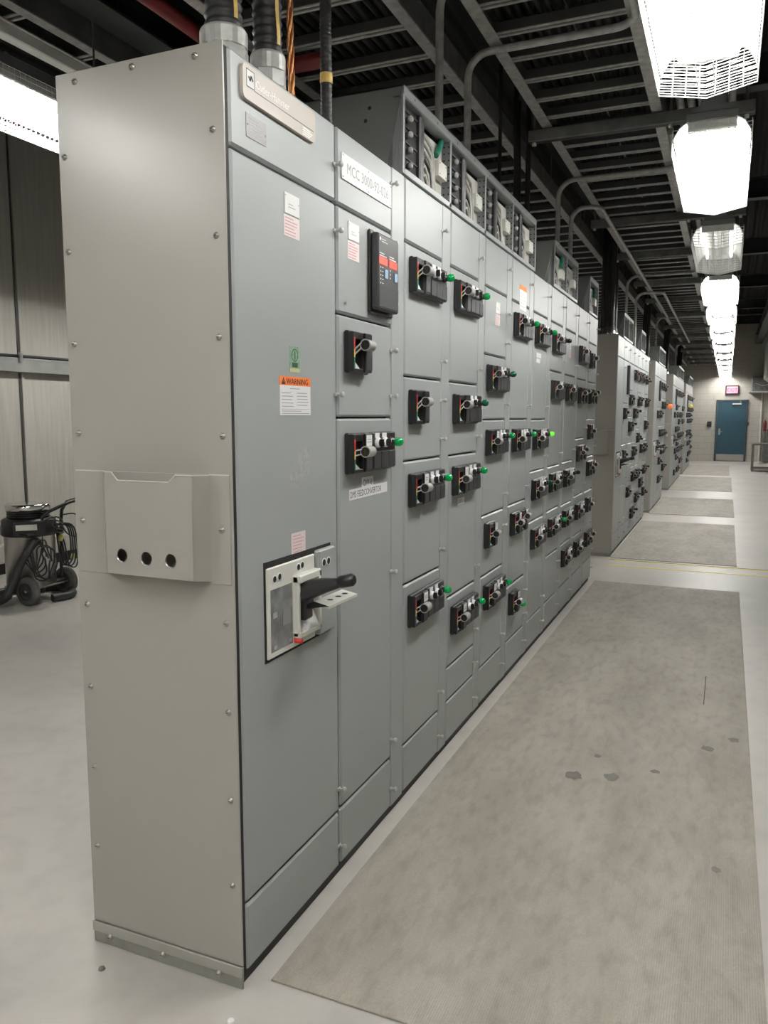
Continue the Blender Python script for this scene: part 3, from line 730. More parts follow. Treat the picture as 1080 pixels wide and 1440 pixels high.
b = MB(); b.box(-.38, .6, -.55, -.001, .06, .50, 'galv_dull', .01); b.build('box', u); b = MB(); b.box(-.45, .6, -.8, -.001, 0, .05, 'galv', .006); b.build('ledge', u); b = MB(); b.tube([(-.3, -.56, .30), (-.1, -.58, .22), (.15, -.56, .25)], .012, 'unit_white', 6); b.build('handle', u)
v = thing('air_duct', 'white hanging duct box at the right edge near the far wall', 'duct', (2.35, 23.6, 2.42))
b = MB(); b.box(-.38, .8, -.8, .8, .12, 1.1, 'unit_white', .02); b.build('casing', v); b = MB(); b.prism([(-.38, .12), (-.22, 0), (.8, 0), (.8, .12)], 'xz', -.8, .8, 'unit_white'); b.build('outlet', v)
b = MB(); 
for x in (-.3, .7): b.cyl((x, 0, 1.1), (x, 0, 2.28), .012, 'galv_dull', 6)
b.build('hanger_rod', v)
c = thing('work_cart', 'low steel framed cart by the right edge near the far wall', 'cart', (1.70, 21.6, 0))
b = MB(); b.box(0, 1.5, 0, .6, .70, .75, 'frame_steel', .006); b.build('top_frame', c)
for x in (0, 1.45):
    for y in (0, .55): b = MB(); b.box(x, x+.05, y, y+.05, 0, .70, 'frame_steel', .004); b.build('leg', c)
b = MB(); b.box(.05, 1.45, .02, .58, .05, .10, 'sill_grey', .004); b.box(.0, 1.5, .005, .03, .10, .135, 'frame_steel'); b.build('shelf', c)
b = MB(); b.box(2.12, 2.72, 26.2, 26.75, 0, 1.05, 'frame_steel', .01); b.box(2.14, 2.40, 26.19, 26.2, .06, 1.0, 'galv_dull'); tag(b.build('dark_locker'), 'dark low locker behind the cart at the far wall', 'locker')
b = MB(); b.lathe((2.14, 25.9, 1.0), (0,0,1), [(.04, 0), (.05, .02), (.05, .26), (.03, .32), (.012, .33), (.012, .36), (0, .36)], 'red_paint', 12)
b.cyl((2.14, 25.9, 0), (2.14, 25.9, 1.0), .02, 'frame_steel', 8); b.lathe((2.14, 25.9, 0), (0,0,1), [(.12, 0), (.12, .02), (0, .03)], 'frame_steel', 12)
tag(b.build('extinguisher'), 'small red extinguisher on a stand by the dark locker', 'extinguisher')

# ------------------------------------------------------------------ hanging lights
LW, LL = .166, 1.12
def m_housing():
    b = MB(); b.prism([(-.105, .090), (-.09, .145), (.09, .145), (.105, .090)], 'xz', .012, LL-.012, 'lamp_housing')
    b.box(-.112, .112, 0, .014, .088, .128, 'lamp_housing', .004); b.box(-.112, .112, LL-.014, LL, .088, .128, 'lamp_housing', .004)
    return b.mesh('housing')
def m_wing(s):
    b = MB(); P = [(s*.104, .092), (s*.140, .070), (s*.163, .030), (s*.166, .018)]
    Q = [(x-s*.004, z-.003) for x, z in P]
    n = len(P); vs = [(x, yy, z) for yy in (.0, LL) for x, z in P+Q]; fs = []
    for i in range(n-1):
        fs.append((i, i+1, i+1+2*n, i+2*n)); fs.append((n+i, n+i+2*n, n+i+1+2*n, n+i+1)); fs.append((i, n+i, n+i+1, i+1)); fs.append((2*n+i, 2*n+i+1, 3*n+i+1, 3*n+i))
    fs.append((n-1, 2*n-1, 4*n-1, 3*n-1))
    b.add(vs, fs, 'lamp_white'); return b.mesh('reflector_wing')
def m_tray_():
    b = MB(); b.box(-.104, .104, .004, LL-.004, .080, .090, 'lamp_white'); b.prism([(-.028, .080), (0, .058), (.028, .080)], 'xz', .03, LL-.03, 'lamp_white')
    return b.mesh('inner_reflector')
def m_tube(soft=False):
    b = MB(); b.tube([(0, .045, 0), (0, LL-.045, 0)], .0115, 'tube_lit_soft' if soft else 'tube_lit', 8, caps=False)
    for y0, y1 in ((.03, .045), (LL-.045, LL-.03)): b.cyl((0, y0, 0), (0, y1, 0), .0118, 'chrome', 8)
    return b.mesh('lamp_tube')
def m_socket():
    b = MB(); b.box(-.104, .104, 0, .024, .046, .084, 'lamp_white', .003); return b.mesh('socket_bar')
def m_guard(fine):
    b = MB(); W = 'lamp_white'; r = .0014; n = 4
    prof = [(-.169, .062), (-.170, -.045), (0, -.078), (.170, -.045), (.169, .062)]
    def at(x):      # z of the guard floor at x
        return -.078+.033*abs(x)/.170
    step = .026 if fine else .14
    k = int(LL/step)
    for i in range(k+1):
        y = LL*i/k; b.tube([(x, y, z) for x, z in prof], r, W, n, False, False)
    for x in (-.170, -.028, .028, .170): b.tube([(x, 0, at(x)), (x, LL, at(x))], r*1.15, W, n, False, False)
    for x in (-.1695, .1695):
        for z in (-.025, -.003, .019, .041, .062): b.tube([(x, 0, z), (x, LL, z)], r, W, n, False, False)
    for y in (0, LL):       # end grids
        for x in ((-.17, -.122, -.075, -.028, .028, .075, .122, .17) if fine else (-.17, -.06, .06, .17)): b.tube([(x, y, at(x)), (x*.98, y, .074)], r*1.1, W, n, False, False)
        for q in (range(1, 7) if fine else (3,)): 
            t = q/6.0; b.tube([(-.17, y, -.045+t*.105), (0, y, -.078+t*.130), (.17, y, -.045+t*.105)], r*1.1, W, n, False, False)
        b.tube([(-.17, y, -.045), (0, y, -.078), (.17, y, -.045)], r*1.5, W, n, False, False)
    return b.mesh('wire_guard')
def m_stem(h):
    b = MB(); b.prism([(-.062, .128), (.062, .128), (.046, .205), (-.046, .205)], 'xz', -.031, .031, 'lamp_housing'); b.box(-.022, .022, -.018, .018, .203, h, 'lamp_housing', .003)
    return b.mesh('hanger')
ZL = 2.705
def m_stem_thin():
    b = MB(); b.prism([(-.062, .128), (.062, .128), (.046, .180), (-.046, .180)], 'xz', -.031, .031, 'lamp_housing'); b.cyl((0, 0, .178), (0, 0, ZC-ZL-.002), .005, 'lamp_housing', 6)
    return b.mesh('hanger')
def lamp(x, yfar, label, fine, soft=False, group=None):
    t = thing('fluorescent_light', label, 'ceiling light', (x, yfar-LL, ZL), group)
    place('housing', cached('housing', m_housing), t)
    for s in (-1, 1): place('reflector_wing', cached('wing%d' % s, lambda: m_wing(s)), t)
    place('inner_reflector', cached('inner', m_tray_), t)
    xs = (-.090, .090) if soft else (-.095, -.052, .052, .095)
    for xx in xs: place('lamp_tube', cached('tube%d' % soft, lambda: m_tube(soft)), t, (xx, 0, .060))
    for y in (.006, LL-.030): place('socket_bar', cached('socket', m_socket), t, (0, y, 0))
    place('wire_guard', cached('guard%d' % fine, lambda: m_guard(fine)), t)
    for y in (.040, LL-.040): place('hanger', cached('stem', lambda: m_stem(ZC-ZL-.002)) if x > .5 else cached('stemthin', m_stem_thin), t, (0, y, 0))
    return t
G = 'caged fluorescent lights over the aisle'
FAR = [1.74, 3.60, 5.76, 7.95, 9.92, 12.0, 14.1, 16.2, 18.3, 20.4, 22.5, 24.5, 26.6]
for i, y in enumerate(FAR):
    lab = ['large bright caged light cut by the top right edge', 'bright caged light hanging second along the aisle', 'dimmer caged light showing two lit tubes, third along the aisle'][i] if i < 3 else \
        ('bright caged light hanging %s along the aisle' % ORD[i] if i < 12 else 'last small bright caged light, nearest the red exit sign')
    lamp(.935, y, lab, i < 4, i == 2, G)
for y, lab in ((-.45, 'caged aisle light hanging just behind the camera position'), (-2.5, 'caged aisle light hanging farther behind the camera position')): lamp(.935, y, lab, False, group=G)
for i, y in enumerate((-3.8, -1.2, 1.45)):
    lab = 'bright caged light at the left edge, behind the grey end panel' if i == 2 else 'caged light over the left aisle, %s in its own row' % ORD[i]
    lamp(-1.66, y, lab, i == 2, group='caged fluorescent lights over the left aisle')
for i, y in enumerate((4.6, 6.8)):  # unseen row added behind the end panel to brighten the left wall
    lamp(-3.7, y, 'added unseen caged light beside the left wall, %s in its row' % ORD[i], False, group='added unseen fluorescent lights beside the left wall')
b = MB(); b.box(-1.455, -1.405, YB+.3, 12, 2.83, 2.875, 'unit_white', .004); 
for y in range(-4, 12, 2): b.cyl((-1.43, y+.6, 2.875), (-1.43, y+.6, ZC-.01), .006, 'galv_dull', 6)
tag(b.build('wireway'), 'white wireway running above the left edge light', 'wireway')

# ------------------------------------------------------------------ cable trays, beams and cables overhead
def tray(x0, x1, z, y0, y1, step, label, ncab, crad, cablabel, seed, rung_ext=(0, 0), group=None):
    t = thing('cable_tray', label, 'cable tray', (0, 0, z), group)
    for x, s in ((x0, 1), (x1, -1)):
        b = MB(); b.box(x-.004, x+.004, y0, y1, -.045, .065, 'galv_dull'); b.box(x, x+s*.055, y0, y1, -.049, -.043, 'galv'); b.box(x, x+s*.03, y0, y1, .062, .066, 'galv_dull')
        b.build('side_rail', t)
    def rung():
        b = MB(); L = (x1+rung_ext[1])-(x0+rung_ext[0])
        b.box(0, L, -.022, .022, -.034, .004, 'rung_dark', .002); b.box(0, L, -.023, -.009, -.041, -.033, 'galv', .001); b.box(0, L, .009, .023, -.041, -.033, 'galv', .001); b.box(0, L, -.026, -.022, -.036, .004, 'rung_dark')
        return b.mesh('rung')
    me = rung(); y = y0+.1; k = 0
    while y < y1 and k < 100: place('rung', me, t, (x0+rung_ext[0], y, 0)); y += step; k += 1
    y = y0+.6; b = MB(); b.cyl((0, 0, .06), (0, 0, ZC-z-.002), .006, 'galv_dull', 6); me = b.mesh('hanger_rod')
    while y < y1:
        for x in (x0, x1): place('hanger_rod', me, t, (x, y, 0))
        y += 2.4
    r = random.Random(seed)
    for i in range(ncab):
        xx = x0+.05+(x1-x0-.10)*(i+.5)/ncab; ph, am = r.uniform(0, 6), r.uniform(.001, .004); rad = crad*r.uniform(.8, 1.15)
        b = MB(); b.tube([(xx+am*math.sin(q*1.3+ph)+r.uniform(-.002, .002), y0+(y1-y0)*q/40, z+.006+rad+r.uniform(0, .004)) for q in range(41)], rad, 'wire_dark', 6)
        tag(b.build('tray_cable'), cablabel, 'cable', cablabel+' group')
    return t
tray(0.0, .655, 3.16, .35, 26.6, .264, 'wide ladder cable tray running over the front of the cabinets', 13, .0165, 'dark cable lying along the wide tray over the cabinet fronts', 1)
tray(-1.02, -.235, 3.16, .5, 26.6, .30, 'ladder cable tray running over the backs of the cabinets', 14, .0185, 'dark cable lying along the tray over the cabinet backs', 2)
tray(-1.93, -1.73, 3.20, .2, 12, .42, 'narrow ladder tray over the left aisle', 2, .016, 'dark cable lying along the narrow left tray', 3)
b = MB(); b.box(.30, .34, .4, 26, 3.232, 3.252, 'galv'); 
for k in range(100): b.box(.312, .328, .5+k*.12, .56+k*.12, 3.2315, 3.2320, 'gap_black')
tag(b.build('slotted_strut'), 'pale slotted strut running along inside the wide cable tray', 'strut')
def ibeam(x, y0, y1, z, h, w, m, label, along='y'):
    b = MB(); t = .012
    if along == 'y':
        b.box(x-w/2, x+w/2, y0, y1, z, z+t, m); b.box(x-w/2, x+w/2, y0, y1, z+h-t, z+h, m); b.box(x-t/2, x+t/2, y0, y1, z+t, z+h-t, m)
    else:
        b.box(y0, y1, x-w/2, x+w/2, z, z+t, m); b.box(y0, y1, x-w/2, x+w/2, z+h-t, z+h, m); b.box(y0, y1, x-t/2, x+t/2, z+t, z+h-t, m)
    tag(b.build('roof_beam'), label, 'beam')
ibeam(-.12, .2, 26.7, 3.36, .30, .18, 'beam_dark', 'dark steel beam running along above the cabinet fronts between two trays')
ibeam(-1.60, YB, 26.7, 3.24, .30, .16, 'beam_dark', 'grey steel beam running along over the left aisle')
ibeam(1.85, YB, 26.7, 3.75, .30, .20, 'beam_dark', 'dark steel beam running along right of the light row')
ibeam(1.12, -3.3, -.95, 3.30, .16, .10, 'galv_dull', 'grey cross beam at the top left corner', 'x')
for i, y in enumerate((2.2, 5.8, 9.4, 13.0, 16.6, 20.2, 23.8)):
    ibeam(y, .75, 5.1, 4.08, .24, .14, 'beam_dark', 'dark cross joist on the right of the lights, %s from the camera' % ORD[i], 'x')
for i, y in enumerate((3.22, 5.52, 7.04, 8.85, 10.4, 12.2, 14.0, 15.8, 17.6, 19.4, 21.2, 23.0, 24.8)):
    t = thing('trapeze_beam', 'grey strut beam crossing under the wide cable tray, %s from the camera' % ORD[i], 'support beam', (0, y, 3.04), 'strut beams crossing under the wide tray')
    b = MB(); b.box(-.08, 1.12, -.03, .03, 0, .064, 'galv_dull', .004); b.box(-.08, 1.12, -.018, .018, -.001, .001, 'beam_dark'); b.build('channel', t)
    for x in (-.05, .70, 1.08):
        b = MB(); b.cyl((x, 0, .06), (x, 0, ZC-3.042), .007, 'galv_dull', 6); b.lathe((x, 0, .0), (0,0,1), [(0, -.018), (.013, -.018), (.013, 0)], 'steel', 6); b.build('threaded_rod', t)
for i, (x, z) in enumerate(((.735, 3.20), (.79, 3.22), (.85, 3.19), (1.00, 3.26))):
    b = MB(); b.cyl((x, .3, z), (x, 26.7, z), .021, 'galv', 10); tag(b.build('steel_conduit'), 'straight steel conduit running above the lights, %s from the tray' % ORD[i], 'conduit', 'conduits running above the lights')
# red sprinkler piping
b = MB(); b.tube([(-1.20, -1.5, 3.15), (-1.18, 2.6, 3.15)], .034, 'red_paint', 14); tag(b.build('sprinkler_pipe'), 'dark red pipe running along behind the nearest cabinet top', 'pipe')
b = MB(); b.tube([(-2.6, 1.82, 3.065), (-.70, 1.82, 3.065)], .036, 'red_paint', 14); b.lathe((-.98, 1.82, 3.065), (1,0,0), [(.036, -.07), (.046, -.06), (.046, .06), (.036, .07)], 'red_paint', 14); tag(b.build('sprinkler_pipe'), 'dark red pipe crossing behind the black cables above the cabinet', 'pipe')
b = MB(); b.box(-1.16, -.92, 1.6, 2.9, 2.87, 2.92, 'galv', .004); b.box(-1.16, -1.15, 1.6, 2.9, 2.92, 2.95, 'galv_dull'); 
for y in (1.7, 2.8): b.cyl((-1.04, y, 2.92), (-1.04, y, ZC), .006, 'galv_dull', 6)
tag(b.build('strut_plate'), 'wide grey channel hung below the red pipe behind the cables', 'channel')

# rigid conduits rising from the wiring boxes and bending over
def conduit(pts, label, r=.0168, m='galv'):
    b = MB(); b.tube(pts, r, m, 10); b.lathe(pts[0], (0,0,1), [(r*1.35, 0), (r*1.35, .03), (r, .034)], m, 10)
    return tag(b.build('steel_conduit'), label, 'conduit')
def up_over(x, y, zt, R, xr, end, label, zb=2.575):
    p = [(x, y, zb), (x, y, zt-R)]+[tuple(q) for q in arc((x+R, y, zt-R), R, pi, pi/2, (1,0,0), (0,0,1), 8)[1:]]+[(xr-R, y, zt)]
    if end == 'back': p += [tuple(q) for q in arc((xr-R, y-R, zt), R, pi/2, 0, (1,0,0), (0,1,0), 6)[1:]]+[(xr, y-.72, zt)]
    if end == 'fwd': p += [tuple(q) for q in arc((xr-R, y+R, zt), R, -pi/2, 0, (1,0,0), (0,1,0), 6)[1:]]+[(xr, y+7.2, zt)]
    return conduit(p, label)
conduit([(-.10, 1.70, 2.575), (-.10, 1.70, 3.10)]+[tuple(q) for q in arc((.07, 1.70, 3.10), .17, pi, pi/2, (1,0,0), (0,0,1), 8)[1:]]+[(.6, 1.70, 3.27)], 'steel conduit rising first from the long open wiring box')
up_over(-.10, 2.09, 3.088, .10, .64, 'back', 'steel conduit rising second from the long open wiring box and bending right')
up_over(-.10, 4.21, 3.088, .11, .68, 'back', 'steel conduit rising from the two bay wiring box and bending right')
up_over(-.10, 4.71, 3.018, .10, .11, 'fwd', 'steel conduit bending over and running on down the aisle', zb=2.575)
for y, o in ((8.35, 'second'), (12.6, 'third'), (18.0, 'fourth')): up_over(-.10, y, 3.088, .12, .66, 'back', 'steel conduit bending right above the %s cabinet row' % o, zb=2.556)
up_over(-.06, 9.0, 2.98, .10, .26, 'fwd', 'steel conduit running on from above the second cabinet row', zb=2.29)

# ------------------------------------------------------------------ open wiring boxes on the cabinet tops
def wiring_box(y0, ys, label, zt=2.575, x0=0, detail=True, slant=.075):
    """ys: y of the bay edges; open front with perforated posts"""
    t = thing('wiring_box', label, 'wiring box', (x0, y0, TOP+.0015)); n = len(ys)-1; H = zt-TOP; L = ys[-1]
    P = 'paint_front'
    b = MB(); b.box(-DEPTH, -.035, 0, L, H-.004, H, 'paint_dark'); b.build('cover', t)
    b = MB(); b.box(-DEPTH, -DEPTH+.004, 0, L, 0, H, 'paint_dark'); b.build('back_panel', t)
    b = MB(); b.prism([(-DEPTH, 0), (-slant, .0), (-.004, H), (-DEPTH, H)], 'xz', 0, .003, 'paint_dark')
    b.add([(-slant, .006, 0), (-.004, .006, H), (-.012, .012, 0)], [(0,1,2)], 'paint_dark'); b.add([(-.045, .012, 0), (-.003, .012, H), (-.0, .016, 0)], [(0,1,2)], 'paint_dark')
    for xb in (-slant, -.048, -.030): b.tube([(xb, .004, .004), (-.004, .004, H-.002)], .0016, P, 4)
    for x, z in ((-.13, .80), (-.145, .66)): b.disc((x, -.0006, H*z), (0,-1,0), .007, 'gap_black', 10)
    sp = b.build('side_panel', t)
    b = MB(); b.prism([(-DEPTH, 0), (0, .0), (0, H), (-DEPTH, H)], 'xz', L-.003, L, 'paint_dark'); b.build('side_panel', t)
    b = MB(); b.box(-.004, 0, 0, L, H-.034, H, P, .0008); b.box(-.05, 0, 0, L, H-.003, H, P); b.box(-.045, -.004, 0, L, H-.036, H-.032, P)
    for k in range(int(L/.24)): b.disc((.0006, .10+k*.24, H-.017), (1,0,0), .0045, 'gap_black', 8)
    b.build('top_rail', t)
    b = MB(); b.box(-.004, 0, .0, L, 0, .020, P, .0008); b.box(-.03, -.004, 0, L, 0, .003, P); b.build('bottom_rail', t)
    for k, y in enumerate(ys):
        b = MB(); yy = min(max(y, .010), L-.001)
        b.box(-.045, 0, yy-.004, yy, .0, H-.03, P); b.box(-.004, 0, yy-.020, yy, .0, H-.03, P)
        if detail and k > 0:
            for q in range(9):
                for x in (-.012, -.032): b.disc((x, yy-.0046, .03+q*.026), (0,-1,0), .0035, 'gap_black', 8)
        b.build('post', t)
    for k in range(n):
        a, c = ys[k], ys[k+1]
        if not detail:
            b = MB(); b.box(-.25, -.20, a+.15, c-.08, .08, .14, 'white_label'); b.tube([(-.1, a+.2, .01), (-.08, a+.14, .12), (-.1, a+.2, .22)], .012, 'wire_grey', 6); b.build('bracket', t); continue
        if n > 2:
            b = MB(); b.box(-.060, -.022, a+.035, a+.175, .012, H-.042, 'gap_black', .003); b.box(-.062, -.006, a+.175, a+.215, .008, H-.040, 'charcoal_plastic', .006)
            for q in range(4): b.box(-.0225, -.016, a+.04, a+.170, .068+q*.052, .072+q*.052, 'charcoal_plastic')
            tb = b.build('terminal_block', t)
            for q in range(4):
                z = .045+q*.052
                b = MB(); b.lathe((-.024, a+.085, z), (.8,-.6,0), [(.009, 0), (.009, .010), (.0115, .012), (.0115, .026), (.008, .029), (0, .030)], 'grey_plastic' if q > 1 else 'plate_grey', 12); b.build('stud', tb)
                b = MB(); b.lathe((-.030, a+.215, z), (0,1,0), [(.007, 0), (.007, .012), (0, .014)], 'chrome', 8); b.build('bolt', tb)
        b = MB(); b.box(-.040, -.037, a+.02, c-.02, .0, H-.06, 'unit_white'); b.box(-.037, -.008, c-.13, c-.035, .095, .155, 'cream_plastic', .002)
        for (yy, z) in ((c-.12, .105), (c-.05, .105), (c-.12, .145), (c-.05, .145)): b.disc((-.0074, yy, z), (1,0,0), .004, 'ink', 8)
        b.build('bracket', t)
        b = MB(); r = random.Random(k+5); o_ = .215 if n > 2 else .06
        for q in range(6):
            z0 = .05+q*.030; y1 = a+o_+.035+q*.014+r.uniform(0, .02); col = 'wire_grey' if q != 2 else 'wire_dark'
            b.tube([(-.016, a+o_+.002, z0), (-.012-.002*q, a+o_+.02, z0+.008), (-.015-.002*q, y1, z0-.012), (-.018-.002*q, y1+.025, z0-.05 if z0 > .09 else .02), (-.02, y1+.03, .0)], .0068, col, 8)
        if k == 0: b.tube([(-.022, c-.13, .17), (-.02, c-.10, .20), (-.03, c-.05, H-.045)], .012, 'green_wire', 8)
        b.build('wire_bundle', t)
    return t
wiring_box(1.066, [0, .512, 1.012, 1.520, 2.046], 'long open fronted wiring box with four bays on the near cabinets')
wiring_box(3.655, [0, .43, .86], 'two bay open wiring box on the middle of the first cabinet row')
wiring_box(5.08, [0, .44], 'single bay open wiring box at the far end of the first row')
for (y0, ys, x, lab) in ((7.30, [0, .45, .88], .012, 'two bay open wiring box on the near end of the second row'), (9.15, [0, .55], .012, 'single bay wiring box at the far end of the second row'), (11.7, [0, .65, 1.3], .04, 'open wiring box on top of the third row'),
        (16.9, [0, 1.0, 2.1], .052, 'open wiring box on top of the fourth row'), (21.6, [0, 1.0, 2.1], .075, 'open wiring box on top of the farthest row')):
    wiring_box(y0, ys, lab, zt=2.55, x0=x, detail=False)
b = MB(); b.prism([(0,0), (.30, 0), (0, .16)], 'yz', -.30, -.296, 'galv'); tag(b.build('gusset', None, (0, 5.53, 2.287)), 'small grey triangular plate on the far end of the first row top', 'plate')

# flexible conduits, cables and hubs on the nearest cabinet
def hub(x, y, r, label):
    t = thing('conduit_hub', label, 'conduit fitting', (x, y, TOP))
    b = MB(); n = 8
    b.lathe((0,0,0), (0,0,1), [(r*1.06, 0), (r*1.06, .010), (r*.98, .016), (r*1.0, .05), (r*.94, .058)], 'galv', n, False); b.build('body', t)
    b = MB(); b.lathe((0,0,.050), (0,0,1), [(r*.90, 0), (r*.96, .004), (r*.96, .040), (r*.90, .046), (r*.74, .050)], 'galv', 26, False); b.build('gland_ring', t)
def flex(x, y, r, z0, z1, label, tape=None, m='black_rubber', pitch=.022, dx=0, dy=0):
    t = thing('flexible_conduit', label, 'flexible conduit', (x, y, z0)); N = int((z1-z0)/(pitch/4)); pts = []; rs = []
    for i in range(N+1):
        z = (z1-z0)*i/N; q = z/(z1-z0); pts.append((dx*q*q, dy*q*q, z)); rs.append(r*(1+.055*math.cos(2*pi*z/pitch)))
    b = MB(); b.tube(pts, r, m, 18, True, True, rs); b.build('jacket', t)
    if tape:
        b = MB(); a = tape; cx, cy = math.cos(a), math.sin(a)
        w = Vector((-cy, cx, 0))*.0055
        P = [Vector((p[0]+cx*r*1.10+.002*math.sin(p[2]*40), p[1]+cy*r*1.10, p[2])) for p in pts[int(N*.02)::3]]
        vs = [p-w for p in P]+[p+w for p in P]; n = len(P); b.add(vs, [(i, i+1, n+i+1, n+i) for i in range(n-1)], 'yellow_tape'); b.build('tracer_tape', t)['label'] = 'yellow tracer tape'
    return t
hub(-.104, .150, .060, 'larger silver cable hub on top of the nearest cabinet'); flex(-.104, .150, .044, TOP+.085, 3.9, 'thick black ribbed conduit rising from the larger silver hub', tape=-.35)
hub(-.075, .305, .048, 'smaller silver cable hub on top of the nearest cabinet'); flex(-.075, .305, .037, TOP+.085, 3.9, 'thick black ribbed conduit rising from the smaller silver hub', tape=-.3, dx=-.03, dy=.0)
b = MB(); N = 60
for k in range(3):
    b.tube([(-.05+.005*math.cos(i*.9+k*2.1)-.0004*i, .385+.005*math.sin(i*.9+k*2.1), TOP+i*.025) for i in range(N)], .0048, 'copper', 6)
tag(b.build('ground_cable'), 'bare twisted copper ground cable rising from the nearest cabinet', 'cable')
t = flex(-.05, .585, .0165, TOP, 3.9, 'slim black ribbed conduit with a small yellow tag', pitch=.012, dx=-.02)
b = MB(); b.lathe((0, 0, .125), (0,0,1), [(.0182, 0), (.0186, .001), (.0186, .027), (.0182, .028)], 'yellow_tape', 14); b.build('yellow_band', t)
# dark cable drops farther along
for i, (x, y) in enumerate(((-.12, 2.72), (-.16, 3.20), (-.10, 3.28), (-.2, 3.42))):
    b = MB(); r = .016 if i else .010; b.tube([(x, y, TOP+.290 if y < 3.1 else TOP), (x+.01*(i % 2), y+.01, 2.9), (x, y, 3.25), (x+.02, y+.05, 3.9)], r, 'wire_dark', 8)
    tag(b.build('cable_drop'), 'black cable dropping behind the long open wiring box, %s from the camera' % ORD[i], 'cable', 'black cables dropping to the long wiring box')
for i in range(6):
    x, y = -.07-.05*(i % 3), 6.905+.069*i
    t = thing('cable_drop', 'thick black cable rising from the second row top, %s from its near end' % ORD[i], 'cable', (x, y, TOP), 'thick black cables rising from the second row')
    b = MB(); b.tube([(0, 0, .05), (0, 0, .6), (.0, .0, .95), (.005, .005, 1.4)], .030, 'wire_dark', 10); b.build('cable', t)
    b = MB(); b.lathe((0,0,0), (0,0,1), [(.042, 0), (.042, .04), (.036, .045), (.036, .075), (.030, .08)], 'steel', 12); b.build('gland', t)
for row, y, x in (('third', 11.2, -.1), ('fourth', 15.4, -.1), ('farthest', 20.2, -.1)):
    for i in range(3):
        t = thing('cable_drop', 'black cable rising from the near end of the %s row top, %s of three' % (row, ORD[i]), 'cable', (x-.04*i, y+.12*i, TOP), 'black cables on the %s row' % row)
        b = MB(); b.tube([(0, 0, .04), (0, 0, .6), (.03, .05, 1.4)], .028, 'wire_dark', 8); b.build('cable', t)
        b = MB(); b.lathe((0,0,0), (0,0,1), [(.042, 0), (.042, .05), (.030, .06)], 'steel', 10); b.build('gland', t)

# ------------------------------------------------------------------ vacuum cleaner by the left wall
v = thing('shop_vacuum', 'stainless drum vacuum cleaner with black head by the left wall', 'vacuum cleaner', (-3.86, 3.06, 0))
dc = Vector((-.10, -.06, 0))
b = MB(); b.lathe(dc+Vector((0,0,.13)), (0,0,1), [(.165, 0), (.185, .006), (.187, .40), (.191, .405), (.191, .418), (.186, .424)], 'stainless', 40); b.disc(dc+Vector((0,0,.13)), (0,0,-1), .165, 'black_plastic', 30); b.build('drum', v)
b = MB(); b.lathe(dc+Vector((0,0,.53)), (0,0,1), [(.200, 0), (.208, .012), (.206, .05), (.198, .12), (.175, .135), (.15, .138)], 'black_plastic', 40)
b.box(dc.x-.02, dc.x+.20, dc.y-.20, dc.y+.02, .545, .565, 'black_plastic', .006); hd = b.build('motor_head', v)
for zz in (.672, .690, .708): 
    b = MB(); b.lathe(dc+Vector((0,0,zz)), (0,0,1), [(.13, 0), (.158, .002), (.158, .011), (.13, .013)], 'black_plastic', 32); b.build('cooling_fin', hd)
b = MB(); b.lathe(dc+Vector((0,0,.728)), (0,0,1), [(.158, -.004), (.166, 0), (.166, .038), (.158, .046), (.10, .052), (0, .054)], 'chrome', 36); b.build('lid', hd)
# latch on the head facing the camera
cd = Vector((.745, -.667, 0)).normalized(); sd = Vector((.667, .745, 0)).normalized()
def obox(b, c, u, w, hu, hw, z0, z1, m):
    P = [c+u*a*hu+w*e*hw for a, e in ((-1,-1), (1,-1), (1,1), (-1,1))]
    b.add([(p.x, p.y, z0) for p in P]+[(p.x, p.y, z1) for p in P], [(0,1,2,3), (7,6,5,4), (0,4,5,1), (1,5,6,2), (2,6,7,3), (3,7,4,0)], m)
b = MB(); obox(b, dc+cd*.212-sd*.02, sd, cd, .075, .012, .588, .632, 'chrome'); b.build('latch', hd)
b = MB(); obox(b, dc+cd*.16+sd*.0, sd, cd, .115, .06, .538, .652, 'black_plastic'); b.build('front_housing', hd)
for s, yy in ((0, -.22), (1, .225)):
    w = thing_wheel = D.objects.new('wheel', None); w.parent = v; w.location = (.03 if s == 0 else -.03, yy, .112); COL.objects.link(w)
    b = MB(); b.lathe((0, -.026, 0), (0,1,0), [(.070, 0), (.100, .002), (.112, .012), (.112, .042), (.100, .050), (.070, .052)], 'tire', 30); b.build('tire', w)
    b = MB(); b.lathe((0, -.020, 0), (0,1,0), [(0, -.004), (.014, -.004), (.016, 0), (.045, .004), (.060, .002), (.071, -.004), (.071, .044), (0, .044)], 'charcoal_plastic', 24); b.lathe((0, -.024, 0), (0,-1,0), [(.012, 0), (.010, .006), (0, .008)], 'chrome', 10); b.build('hub', w)
b = MB(); b.cyl((0, -.22, .112), (0, .225, .112), .011, 'steel', 8); b.tube([(-.02, .20, .13), (-.22, .12, .10), (-.26, -.1, .10), (-.05, -.2, .13)], .014, 'black_plastic', 8); b.tube([(-.0, -.2, .13), (.0, .2, .13)], .014, 'black_plastic', 8); b.build('axle_frame', v)
for s, q in ((0, Vector((-.28, -.14, 0))), (1, Vector((-.24, .16, 0)))):
    b = MB(); b.lathe(q+Vector((0, -.012, .035)), (0,1,0), [(0, 0), (.035, 0), (.035, .024), (0, .024)], 'tire', 16); b.box(q.x-.012, q.x+.012, q.y-.018, q.y+.018, .06, .12, 'steel', .003); b.build('caster', v)
b = MB()    # U shaped push handle
ha, hb = Vector((.03, .15, 0)), Vector((.12, -.02, 0))
out = sd*.18
A = [Vector((-.01, .16, .16)), Vector((.00, .17, .60)), Vector((.005, .18, .70)), Vector((.03, .21, .765)), Vector((.09, .30, .795)), Vector((.13, .36, .80))]
